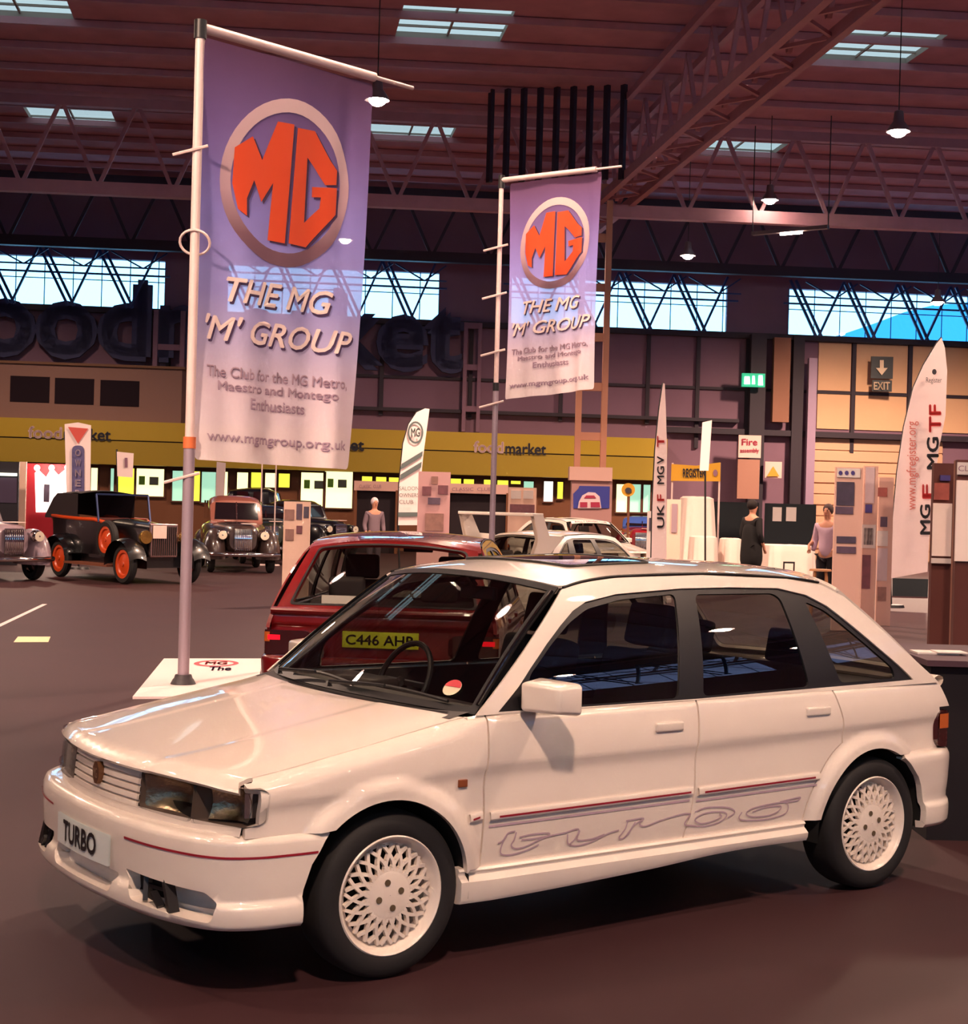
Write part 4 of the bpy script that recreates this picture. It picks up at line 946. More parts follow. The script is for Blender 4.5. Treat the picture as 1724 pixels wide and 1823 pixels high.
# strip light
pA, pB = at_z(1340, 420, 9.2), at_z(1475, 408, 9.2); r_ = thing('strip_light', 'long strip light hanging below the truss right of the middle banner', 'lamp', (pA + pB) / 2); Mi = Matrix.Translation(-(pA + pB) / 2)
for nm, w, dz, m_ in (('housing', .16, .06, mat('lamp_shade_grey')), ('tube', .07, -.03, bulb)):
    b = MB(); q0, q1 = (pA, pB) if nm == 'housing' else (pA.lerp(pB, .38), pA.lerp(pB, .66)); b.bar(q0 + Vector((0, 0, dz)), q1 + Vector((0, 0, dz)), w, w * .6); o = b.build(nm, m_, r_); o.data.transform(Mi)
b = MB(); b.bar(pA, pA + Vector((0, 0, 3)), .02); b.bar(pB, pB + Vector((0, 0, 3)), .02); o = b.build('hanger', black, r_); o.data.transform(Mi)
# ---------------------------------------------------------------- background helpers
def hz(u): return 900.5 + .0273 * (u - 862)
def zof(u, v, d): return ray(u, v, d).z
def pbox(mb, u0, v0, u1, v1, d, th=.05, floor=False, rel=None):
    """a box standing square to the view; returns nothing, adds to mb (world coords, or relative to rel)"""
    c = ray((u0 + u1) / 2, (v0 + v1) / 2, d); w = (u1 - u0) * d / FOC; h = (v1 - v0) * d / FOC
    f = Vector((math.sin(YAW), math.cos(YAW), 0)); z1 = c.z + h / 2; z0 = 0 if floor else c.z - h / 2; o = rel or Vector()
    p = Vector((c.x, c.y, 0)) - Vector((o.x, o.y, o.z))
    V = [p + _r * (sx * w / 2) + f * (sy * th / 2) + Vector((0, 0, z)) for z in (z0, z1) for sy in (-1, 1) for sx in (-1, 1)]
    mb.add(V, [(0, 1, 3, 2), (4, 6, 7, 5), (0, 4, 5, 1), (2, 3, 7, 6), (0, 2, 6, 4), (1, 5, 7, 3)]); return mb
def card(name, px, d, mt, parent=None, rel=None, th=.012, holes=()):
    o = panel(name, [(u / 100, v / 100) for u, v in px], lambda a, c: ray(a * 100, c * 100, d) - (rel or Vector()), mt, parent, holes=[[(u / 100, v / 100) for u, v in q] for q in holes], h=.6, rim=th, flip=True)
    return o
def ctext(name, s, box, d, mt, parent=None, rel=None, **k):
    return text_on(name, s, lambda a, c: ray(a * 100, c * 100, d) - (rel or Vector()), (box[0] / 100, box[3] / 100, box[2] / 100, box[1] / 100), mt, parent, flip=True, off=.012, **k)
def stand(name, label, cat, u, d, group=None): return thing(name, label, cat, ground(u, d), 0, group), ground(u, d)
# ---------------------------------------------------------------- food market frontage
olive = mat('fascia_olive', (168, 140, 22), .55, noise=.06, nscale=.5); olive2 = mat('fascia_olive_low', (156, 130, 24), .6, noise=.06, nscale=.5)
fx0, fx1 = A0 + .5, 6.3
fas = tag(wbox(MB(), fx0, fx1, 3.50, 4.13, .02, 1.5).build('shop_fascia', olive), 'long olive yellow shop fascia reading food market', 'sign')
wbox(MB(), fx0, fx1, 2.68, 3.46, .02, 1.46).build('lower_fascia', olive2, fas)
wbox(MB(), fx0, fx1, 3.46, 3.50, .02, 1.44).build('fascia_seam', wallg, fas)
ff = lambda a, z: wp(a, 1.5, z)
pinkw = mat('letter_pinkish', (215, 185, 185), .6); dkl = mat('letter_dark', (52, 50, 58), .6)
def au(u, v): # hall a on the fascia plane for a pixel column
    d = 52.9; p = ray(u, v, d)
    for _ in range(4):
        a = (p - CAM).dot(_r); d = (wall_b(a) - 1.5); p = ray(u, v, d)
    return (p - CAM).dot(_r), p.z
for u0, u1, u2, v in ((50, 111, 198, 771), (503, 560, 649, 789), (843, 897, 973, 797)):
    a0, z = au(u0, v); a1, _ = au(u1, v); a2, _ = au(u2, v)
    text_on('fascia_lettering', 'food', ff, (a0, z - .17, a1, z + .24), pinkw, fas, bold=.03, off=.02)
    text_on('fascia_lettering', 'market', ff, (a1 + .05, z - .19, a2, z + .22), dkl, fas, bold=.03, off=.02)
# shop wall behind, piers and lit windows
brown = mat('shop_brown', (120, 72, 44), .7); pier = mat('pier_brown', (96, 54, 42), .75)
sw_ = wbox(MB(), fx0, fx1, 0, 2.68, .02, .6).build('trim_%d' % tn, brown); tag(sw_, kind='structure'); tn += 1
def glow(n, c, e): return mat(n, c, .6, emit=c, es=e)
YG = glow('lit_shop_yellow', (235, 232, 70), 1.3); YW = glow('lit_shop_cream', (255, 250, 175), 1.7); CY = glow('lit_shop_cyan', (165, 220, 190), 1.0); WH = glow('lit_shop_white', (255, 255, 235), 2.2)
SHOP = [(-30, 833, 30, 880, YG), (163, 833, 174, 879, YW), (198, 834, 205, 880, CY), (207, 833, 240, 884, YG), (243, 834, 292, 884, YW), (308, 838, 329, 892, CY), (340, 839, 356, 892, YG), (360, 840, 384, 895, CY), (395, 840, 405, 893, YW), (423, 841, 441, 899, YW), (448, 841, 467, 868, YG), (473, 842, 491, 868, YW), (497, 843, 516, 868, YG), (537, 841, 577, 905, YW), (579, 839, 627, 905, YW),
        (645, 848, 663, 857, YG), (670, 849, 688, 858, YG), (693, 850, 712, 859, YG), (803, 852, 821, 862, YG), (826, 853, 844, 863, YG), (862, 854, 875, 864, YG), (886, 855, 905, 865, YG), (910, 856, 927, 862, YG), (933, 857, 950, 872, CY), (969, 857, 984, 893, WH), (993, 858, 1002, 888, YG), (1098, 862, 1116, 912, YW), (1122, 862, 1140, 912, CY), (1146, 863, 1157, 912, CY)]
for u0, v0, u1, v1, m_ in SHOP:
    a0, z1_ = au(u0, v0); a1, z0_ = au(u1, v1); k = (55.2 - .6) / (55.2 - 1.5)
    pts = []
    d = wall_b((a0 + a1) / 2) - .62
    a0, z1_, a1, z0_ = a0 * k, (z1_ - 1.636) * k + 1.636, a1 * k, (z0_ - 1.636) * k + 1.636
    z0_ = max(z0_, .3); t = .05; f = MB()
    for q in ((a0 - t, a1 + t, z1_, z1_ + t), (a0 - t, a1 + t, z0_ - t, z0_), (a0 - t, a0, z0_, z1_), (a1, a1 + t, z0_, z1_)): wbox(f, *q, .58, .70)
    o = tag(f.build('window_%d' % nw, pier), kind='structure'); nw += 1
    wbox(MB(), a0, a1, z0_, z1_, .60, .63).build('lit_pane', m_, o)
    if u1 - u0 > 35:
        wbox(MB(), a0 + .1, a0 + .3, z1_ - .55, z1_ - .25, .64, .66).build('window_poster', mat('poster_green', (130, 190, 60), .6), o)
        wbox(MB(), a0 + .45, a0 + .75, z1_ - .55, z1_ - .27, .64, .66).build('window_poster', mat('poster_grey', (120, 125, 120), .6), o)
# raised control room above the fascia
cr, c0 = stand('control_room', 'beige boxed room with three dark windows above the shop fascia, upper left', 'room', 130, 51); cr.location.z = 4.13
o_ = Vector((c0.x, c0.y, 4.13))
def rel_build(mb, name, m_, root, o): x = mb.build(name, m_, root); x.data.transform(Matrix.Translation(-o)); return x
rel_build(wbox(MB(), -16.3, -10.3, 4.135, 5.95, .02, 1.2), 'wall', mat('booth_beige', (128, 96, 86), .8), cr, o_)
for u0, u1, v0, v1 in ((25, 92, 671, 716), (101, 168, 674, 720), (179, 246, 677, 722)):
    b = MB(); a0, a1 = (u0 - 862) * .01898, (u1 - 862) * .01898; zt_ = (hz((u0 + u1) / 2) - (v0 + 2)) * .01898 + 1.636
    wbox(b, a0, a1, zt_ - .86, zt_, 1.18, 1.22); rel_build(b, 'dark_window', mat('booth_glass', (30, 18, 26), .7, spec=.1), cr, o_)
rel_build(wbox(MB(), -16.4, -10.2, 5.95, 6.03, .02, 1.3), 'roof_edge', mat('booth_edge', (110, 78, 56), .8), cr, o_)
# giant dark wall letters
gl = text_on('wall_lettering', 'foodmarket', lambda a, z: wp(a, .45, z), (-18.4, 6.2, -.75, 9.05), mat('giant_letter', (52, 54, 88), .75), None, bold=.045, off=0)
md = gl.modifiers.new('depth', 'SOLIDIFY'); md.thickness = .18; md.offset = -1
tag(gl, 'giant dark letters mounted on the far wall below the high windows', 'sign')
# kiosks under the fascia
for u0, u1, v0, lab in ((632, 709, 857, 'kiosk with pale header and dark opening left of the striped feather flag'), (797, 905, 862, 'kiosk with pale header and dark opening behind the thinner banner pole')):
    r_, o = stand('kiosk', lab, 'kiosk', (u0 + u1) / 2, 50.5)
    h_ = pbox(MB(), u0, v0, u1, v0 + 17, 50.5, .6, rel=o).build('kiosk_header', mat('kiosk_header', (215, 172, 160), .6), r_)
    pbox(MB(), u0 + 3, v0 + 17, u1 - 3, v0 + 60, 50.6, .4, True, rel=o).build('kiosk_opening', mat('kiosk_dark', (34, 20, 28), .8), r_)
    for uu in (u0 + 2, u1 - 2): pbox(MB(), uu - 2, v0 + 16, uu + 2, v0 + 60, 50.4, .5, True, rel=o).build('kiosk_post', brown, r_)
    ctext('header_lettering', 'CLASSIC  CLUB', (u0 + 8, v0 + 6, u1 - 30, v0 + 12), 50.15, mat('letter_mauve', (140, 100, 120), .6), h_, rel=o)
# ---------------------------------------------------------------- signs on the wall
def wall_sign(name, label, px, d, m_, th=.08):
    b = pbox(MB(), *px, d, th); return tag(b.build(name, m_), label, 'sign')
s1 = wall_sign('exit_sign', 'lit green and white emergency exit sign high on the dark column', (1321, 665, 1362, 689), 54.4, glow('exit_green', (20, 150, 110), 1.2), .15)
for px in ((1325, 670, 1336, 684), (1339, 669, 1345, 684), (1350, 668, 1359, 686)): card('exit_symbol', [(px[0], px[3]), (px[2], px[3]), (px[2] - 1, px[1]), (px[0] + 1, px[1])], 54.3, glow('exit_white', (190, 255, 225), 3.2), s1, th=0)
s2 = wall_sign('arrow_sign', 'dark square sign with a white down arrow on the lit wall panel', (1551, 635, 1590, 674), 55.3, mat('sign_dark_green', (34, 40, 44), .5))
card('arrow', [(1567, 641), (1574, 641), (1574, 655), (1581, 655), (1570.5, 668), (1560, 655), (1567, 655)], 55.2, mat('sign_white', (225, 200, 170), .6), s2, th=0)
s3 = wall_sign('exit_board', 'small EXIT board directly under the arrow sign', (1553, 677, 1588, 697), 55.3, mat('sign_dark_green', (34, 40, 44), .5))
ctext('exit_lettering', 'EXIT', (1556, 680, 1585, 694), 55.2, mat('sign_white', (225, 200, 170), .6), s3, bold=.02)
s4 = wall_sign('fire_notice', 'white notice with pink lettering on the column under the green exit sign', (1315, 775, 1355, 815), 54.2, mat('notice_white', (225, 190, 180), .6))
ctext('notice_lettering', 'Fire', (1321, 781, 1349, 793), 54.15, mat('letter_pink', (190, 60, 90), .6), s4, bold=.02); ctext('notice_lettering', 'assembly', (1318, 798, 1352, 808), 54.15, mat('letter_pink', (190, 60, 90), .6), s4, bold=.02)
s5 = wall_sign('pillar_board', 'tall beige board on the column below the pink-lettered notice', (1313, 818, 1352, 888), 54.2, mat('board_beige', (165, 118, 100), .7))
s6 = wall_sign('warning_sign', 'white sign with a yellow triangle right of the column', (1362, 822, 1392, 851), 54.6, mat('notice_white', (225, 190, 180), .6))
card('warning_triangle', [(1366, 848), (1388, 848), (1377, 830)], 54.5, mat('warning_yellow', (215, 150, 40), .6), s6, th=0)
# ---------------------------------------------------------------- feather flags and small banners
fw = mat('flag_white', (250, 228, 226), .75); 
def feather(name, label, outline, d, ub, texts=(), m_=fw, pole_px=None):
    r_, o = stand(name, label, 'flag', ub, d); c = card('flag_cloth', outline, d, m_, r_, rel=o)
    p = [ray(u, v, d + .03) - o for u, v in (pole_px or outline[:2])]; q = p[0].copy(); q.z = 0; q.x = 0; q.y = 0
    MB().tube([q] + p, .022, 8).build('flag_pole', black, r_)
    MB().lathe([(.0001, .06), (.22, .05), (.24, 0)], 16).build('flag_base', black, r_)
    return r_, c, o
r_, c, o = feather('feather_flag', 'white feather flag with round green emblem and two green slanted stripes', [(709, 935), (711, 860), (718, 790), (728, 755), (742, 734), (757, 727), (765, 728), (760, 765), (754, 810), (750, 850), (748, 935)], 32, 712, pole_px=[(709, 935), (711, 860), (718, 790), (728, 755), (742, 734), (757, 727)])
gm = mat('flag_green_grey', (92, 104, 104), .7)
card('flag_stripe', [(715, 826), (753, 803), (752, 812), (713, 836)], 31.97, gm, c, rel=o, th=0); card('flag_stripe', [(713, 845), (751, 822), (750, 832), (712, 855)], 31.97, gm, c, rel=o, th=0); card('flag_stripe', [(709, 912), (748, 912), (748, 919), (709, 920)], 31.97, gm, c, rel=o, th=0)
el_ = lambda cx, cy, rx, ry, n=24: [(cx + rx * math.cos(2 * PI * k / n), cy + ry * math.sin(2 * PI * k / n)) for k in range(n)]
card('flag_emblem', el_(740, 770, 14, 20), 31.97, gm, c, rel=o, th=0, holes=[el_(740, 770, 11, 16.5)])
ctext('emblem_lettering', 'MG', (732, 762, 748, 778), 31.95, gm, c, rel=o, bold=.03)
for i, t in enumerate(('SALOON', 'OWNERS', 'CLUB')): ctext('flag_lettering', t, (711, 866 + i * 12, 746 - (10 if i == 2 else 0), 873 + i * 12), 31.95, gm, c, rel=o)
r_, c, o = feather('feather_flag', 'narrow white feather flag seen nearly edge on with red and dark letters', [(1160, 1000), (1162, 900), (1167, 800), (1174, 730), (1181, 682), (1184, 683), (1186, 730), (1188, 800), (1187, 900), (1187, 1000)], 28, 1163, pole_px=[(1160, 1000), (1162, 900), (1167, 800), (1174, 730), (1181, 682)])
for t, v0, v1, m2 in (('T', 776, 796, mat('letter_red', (205, 50, 50), .6)), ('V', 812, 826, dkl), ('MG', 830, 862, dkl), ('F', 880, 892, mat('letter_red')), ('UK', 898, 940, dkl)): ctext('flag_lettering', t, (1170, v0, 1183, v1), 27.95, m2, c, rel=o, rot=90, bold=.02)
r_, c, o = feather('feather_flag', 'tall white feather flag at right with large black and red letters up its edge', [(1585, 1030), (1590, 930), (1598, 840), (1610, 760), (1627, 690), (1645, 650), (1668, 612), (1677, 601), (1683, 620), (1687, 660), (1684, 740), (1672, 800), (1662, 880), (1655, 960), (1652, 1018)], 28, 1587, pole_px=[(1585, 1030), (1590, 930), (1598, 840), (1610, 760), (1627, 690), (1645, 650), (1668, 612), (1677, 601)])
rd = mat('letter_red')
for t, bx, m2 in (('MG', (1638, 898, 1657, 952), dkl), ('F', (1642, 862, 1660, 888), rd), ('MG', (1650, 778, 1672, 836), dkl), ('TF', (1654, 720, 1676, 770), rd)): ctext('flag_lettering', t, bx, 27.95, m2, c, rel=o, rot=90, bold=.03)
ctext('flag_lettering', 'www.mgfregister.org', (1614, 750, 1636, 908), 27.95, mat('letter_faded_red', (205, 110, 100), .6), c, rel=o, rot=90); ctext('flag_lettering', 'Register', (1649, 672, 1677, 684), 27.95, dkl, c, rel=o); card('flag_emblem', el_(1664, 662, 4, 5), 27.95, dkl, c, rel=o, th=0)
r_, c, o = feather('pole_flag', 'small plain white upright flag above the yellow banner', [(1246, 838), (1251, 752), (1268, 748), (1262, 838)], 36, 1256, pole_px=[(1256, 840), (1258, 750)])
r_, c, o = feather('pole_flag', 'small white square flag on a thin pole over the black tourer', [(209, 848), (208, 804), (238, 807), (236, 850)], 36, 209, pole_px=[(209, 848), (208, 800)]); card('flag_mark', [(222, 832), (227, 832), (227, 815), (222, 815)], 35.97, mat('letter_mauve'), c, rel=o, th=0)
r_, c, o = feather('upright_banner', 'white upright banner with a red triangle over a blue capsule, at left', [(119, 905), (115, 755), (139, 752), (162, 757), (160, 905)], 34, 140, pole_px=[(140, 905), (140, 756)])
card('red_triangle', [(121, 760), (157, 763), (139, 790)], 33.97, mat('triangle_red', (205, 80, 70), .6), c, rel=o, th=0)
card('blue_capsule', rounded([(128, 900), (128, 793), (150, 793), (150, 900)], 11), 33.97, mat('capsule_blue', (90, 84, 130), .6), c, rel=o, th=0)
for i, t in enumerate('OWNER'): ctext('banner_lettering', t, (134, 800 + i * 18, 144, 812 + i * 18), 33.94, mat('letter_lilac', (200, 180, 195), .6), c, rel=o, bold=.02)
r_, c, o = feather('upright_banner', 'plain white narrow upright banner right of the near pole, under the big banner', [(383, 905), (386, 822), (402, 824), (398, 905)], 43, 392, pole_px=[(392, 905), (393, 824)])
r_, o = stand('yellow_banner', 'yellow banner with dark lettering stretched between two posts', 'banner', 1240, 40)
yb_ = card('banner_cloth', [(1195, 856), (1196, 826), (1240, 829), (1283, 823), (1283, 857)], 40, mat('banner_yellow', (215, 160, 30), .6), r_, rel=o)
ctext('banner_lettering', 'REGISTER', (1216, 834, 1256, 850), 39.95, dkl, yb_, rel=o, bold=.03); card('banner_badge', el_(1274, 842, 4, 6), 39.95, mat('letter_mauve'), yb_, rel=o, th=0)
for u in (1197, 1281): pbox(MB(), u - 1.5, 824, u + 1.5, 900, 40.1, .05, True, rel=o).build('post', mat('white_pole'), r_)
# yellow lollipop sign
r_, o = stand('lollipop_sign', 'round yellow sign with grey centre on a post near the lit doorway', 'sign', 1119, 38)
card('sign_disc', el_(1119, 872, 12, 12), 38, mat('sign_yellow', (205, 150, 30), .6), r_, rel=o, th=.04); card('sign_centre', el_(1119, 873, 6, 5), 37.95, dkl, r_, rel=o, th=0); pbox(MB(), 1117, 884, 1121, 950, 38.05, .06, True, rel=o).build('post', brown, r_)
# ---------------------------------------------------------------- display boards
phc = [mat('photo_print_%d' % i, c, .5, noise=.5, nscale=9) for i, c in enumerate(((120, 70, 80), (90, 70, 90), (150, 110, 100), (70, 60, 80), (170, 90, 80)))]
def board(name, label, px, d, photos, m_, th=.06):
    r_, o = stand(name, label, 'display board', (px[0] + px[2]) / 2, d); pbox(MB(), *px, d, th, True, rel=o).build('panel', m_, r_)
    for i, q in enumerate(photos): pbox(MB(), *q[:4], d - th / 2 - .012, .02, rel=o).build('photo_print', q[4] if len(q) > 4 else phc[i % 5], r_)
    return r_, o
bw_ = mat('board_cream', (236, 200, 180), .7); bt = mat('board_taupe', (218, 176, 160), .7); gn = mat('board_dark_green', (26, 34, 40), .85); wh_ = mat('paper_white')
board('display_board', 'narrow cream photo board left of the red car roof', (505, 893, 552, 990), 24, [(507, 907, 524, 926, phc[2]), (528, 897, 538, 925, phc[1]), (541, 902, 550, 922, phc[3]), (508, 942, 523, 962, phc[2]), (528, 936, 538, 950, phc[0])], bw_)
board('display_board', 'large collage board of faded car photographs right of the striped flag', (744, 840, 801, 960), 30, [(752, 866, 768, 882, phc[0]), (780, 864, 798, 880, phc[0]), (762, 886, 784, 898, phc[1]), (757, 914, 790, 945, phc[2]), (768, 848, 780, 862, phc[2])], mat('board_mauve', (205, 160, 160), .7))
board('display_board', 'small pale board with a photo strip left of the lit doorway', (905, 868, 955, 925), 46, [(908, 898, 952, 914, phc[0]), (910, 873, 928, 888, wh_), (932, 873, 950, 888, wh_)], bw_)
board('display_screen', 'black covered screen behind the white draped stand', (1270, 894, 1350, 1005), 43, [], gn)
board('display_screen', 'dark green screen with two white notices right of the standing figure', (1361, 897, 1452, 1000), 43, [(1376, 903, 1392, 928, wh_), (1400, 903, 1418, 928, wh_)], gn)
board('display_screen', 'low black board at the foot of the tall feather flag', (1590, 1030, 1652, 1064), 32, [], gn)
r_, o = board('display_board', 'tall taupe photo tower with a blue-dotted header, leftmost of the three by the shutter', (1484, 832, 1533, 1100), 22.0, [(1490, 858, 1521, 900, phc[3]), (1488, 902, 1519, 915, phc[1]), (1490, 955, 1524, 967, phc[3]), (1490, 973, 1524, 985, phc[1])], bt)
pbox(MB(), 1491, 834, 1532, 850, 21.95, .02, rel=o).build('header', wh_, r_)
for uu in (1497, 1508, 1519): card('header_dot', el_(uu, 842, 3.5, 4), 21.93, mat('dot_blue', (70, 60, 130), .6), r_, rel=o, th=0)
board('display_board', 'pale photo tower with a framed picture, middle of the three by the shutter', (1535, 830, 1560, 1100), 22.6, [(1541, 832, 1557, 896, mat('notice_lilac', (205, 185, 190), .7)), (1541, 898, 1553, 913, mat('dot_blue')), (1535, 934, 1559, 976, wh_), (1538, 940, 1555, 970, phc[3]), (1535, 988, 1550, 1048, phc[0])], bt)
board('display_board', 'mottled photo tower against the feather flag, rightmost of the three by the shutter', (1562, 850, 1588, 1100), 23.2, [(1563, 868, 1580, 884, phc[4]), (1568, 920, 1580, 938, phc[1]), (1562, 945, 1581, 972, wh_), (1562, 976, 1580, 1034, mat('notice_lilac')), (1563, 1045, 1578, 1070, phc[2])], bt)
r_, o = board('partition_screen', 'white over brown partition screen nearest the right edge of the picture', (1700, 820, 1800, 1100), 11.2, [(1702, 856, 1790, 1000, mat('screen_white', (255, 236, 226), .6)), (1705, 824, 1790, 846, wh_)], mat('screen_brown', (92, 44, 36), .7))
ctext('header_lettering', 'CLUB', (1706, 829, 1745, 839), 11.12, mat('letter_mauve'), r_, rel=o)
r_, o = board('partition_screen', 'white over brown partition with photos and a notice, left of the nearest partition', (1658, 825, 1697, 1100), 11.9, [(1661, 896, 1694, 990, mat('screen_white')), (1664, 860, 1690, 890, phc[4]), (1674, 846, 1692, 856, mat('dot_blue')), (1664, 898, 1690, 912, mat('notice_lilac'))], mat('screen_brown'))
pbox(MB(), 1695, 820, 1699, 1200, 11.6, .04, True, rel=o).build('frame_post', mat('post_tan', (150, 100, 80), .6), r_); pbox(MB(), 1659, 994, 1697, 1003, 11.85, .03, rel=o).build('rail', wh_, r_)
# dark counter at the right edge with papers
r_, o = stand('counter', 'dark draped counter behind the tail of the nearest car at right', 'counter', 1700, 8.3)
pbox(MB(), 1612, 1172, 1900, 1400, 8.3, .9, True, rel=o).build('counter_body', mat('counter_dark', (20, 14, 22), .9), r_)
zc_ = zof(1756, 1172, 8.3); pbox(MB(), 1604, 1163, 1910, 1173, 8.3, 1.0, rel=o).build('counter_top', mat('counter_top', (72, 46, 58), .7), r_)
cc = ray(1668, 1140, 8.2); b = MB(); b.box((-.12, -.08, 0), (.10, .08, .010)); b.box((-.02, -.10, .010), (.14, .04, .016))
pa = b.build('paper_stack', wh_, None, loc=Vector((cc.x, cc.y, zof(1756, 1163, 8.3) + .001)), rz=-YAW); tag(pa, 'white papers lying on the dark counter at right', 'paper')
# ---------------------------------------------------------------- blue poster stand
r_, o = stand('poster_stand', 'stand with a blue car poster under a pale header in front of the column', 'display stand', 1052, 41)
pbox(MB(), 1016, 855, 1088, 960, 41, .5, True, rel=o).build('stand_body', mat('stand_pale', (180, 136, 132), .7), r_); pbox(MB(), 1013, 832, 1089, 856, 40.9, .6, rel=o).build('stand_header', mat('kiosk_header'), r_)
po = card('poster', [(1021, 905), (1021, 879), (1030, 870), (1032, 865), (1086, 866), (1085, 905)], 40.7, mat('poster_blue', (44, 52, 150), .5), r_, rel=o)
card('poster_shape', [(1029, 905), (1031, 893), (1037, 882), (1048, 876), (1060, 877), (1068, 884), (1071, 905)], 40.66, mat('poster_white', (225, 200, 205), .6), po, rel=o, th=0)
for q in ([(1040, 887), (1044, 882), (1058, 882), (1062, 887)], [(1033, 903), (1033, 894), (1046, 894), (1046, 903)], [(1052, 903), (1052, 894), (1068, 894), (1069, 903)]): card('poster_mark', q, 40.63, mat('poster_crimson', (170, 30, 70), .6), po, rel=o, th=0)
# white cut-out stand and paper panel left of the narrow feather
board('display_board', 'small white curved-top stand left of the narrow feather flag', (1152, 910, 1170, 1000), 30, [(1156, 922, 1162, 945, phc[3])], wh_)
board('display_board', 'pale board with a faint oval emblem right of the narrow feather flag', (1187, 889, 1212, 960), 33, [(1196, 897, 1206, 948, mat('emblem_grey', (165, 140, 150), .7))], bw_)
# ---------------------------------------------------------------- draped cloth things
drm = mat('drape_white', (248, 226, 214), .8)
def drape(name, label, cat, u, d, w, h, flare, sq=.0, seed=1, dep=None):
    o = ground(u, d); rr = random.Random(seed); ph = [rr.uniform(0, 6) for _ in range(4)]; dep = dep or w
    def f(a, t):
        A = 2 * PI * a; e = 1 if sq == 0 else 1
        cx, sx = math.cos(A), math.sin(A); n_ = 2 / (2 + 2 * sq); cx = math.copysign(abs(cx) ** n_, cx); sx = math.copysign(abs(sx) ** n_, sx)
        if t < .15: k = t / .15 * .97; z = h - .02 * (t / .15) ** 2 + .015 * math.sin(5 * A + ph[0]) * k
        else:
            q = (t - .15) / .85; k = .97 + .03 * min(1, q * 6) + flare * q ** 1.2 + .07 * q ** .7 * (math.sin(9 * A + ph[1]) * .6 + math.sin(14 * A + ph[2]) * .4); z = (h - .02) * (1 - q) + .012
        return (w / 2 * k * cx, dep / 2 * k * sx, z)
    return tag(MB().grid(f, 72, 24).build(name, drm, None, loc=o, rz=-YAW + .2), label, cat)
drape('draped_stand', 'tall stand wrapped in white cloth, highest of the covered things', 'covered stand', 1237, 39, .80, 2.02, .35, .6, 1)
drape('draped_chair', 'white cloth covered chair in front of the tall wrapped stand', 'covered chair', 1250, 37, .62, 1.06, .15, .5, 2)
drape('draped_chair', 'white cloth covered chair beside the standing dark figure', 'covered chair', 1299, 37.5, .50, 1.02, .15, .5, 3)
drape('draped_table', 'square table under a floor-length white cloth', 'covered table', 1400, 36, 1.15, .93, .05, 1.2, 4, .9)
MB().box((-.13, -.02, 0), (-.10, .02, .55)).box((.10, -.02, 0), (.13, .02, .55)).box((-.13, -.02, .52), (.13, .02, .56)).build('folding_stool', black, None, loc=ground(1404, 35.0), rz=-YAW); tag(bpy.data.objects['folding_stool'], 'small black metal stool frame in front of the draped table', 'stool')
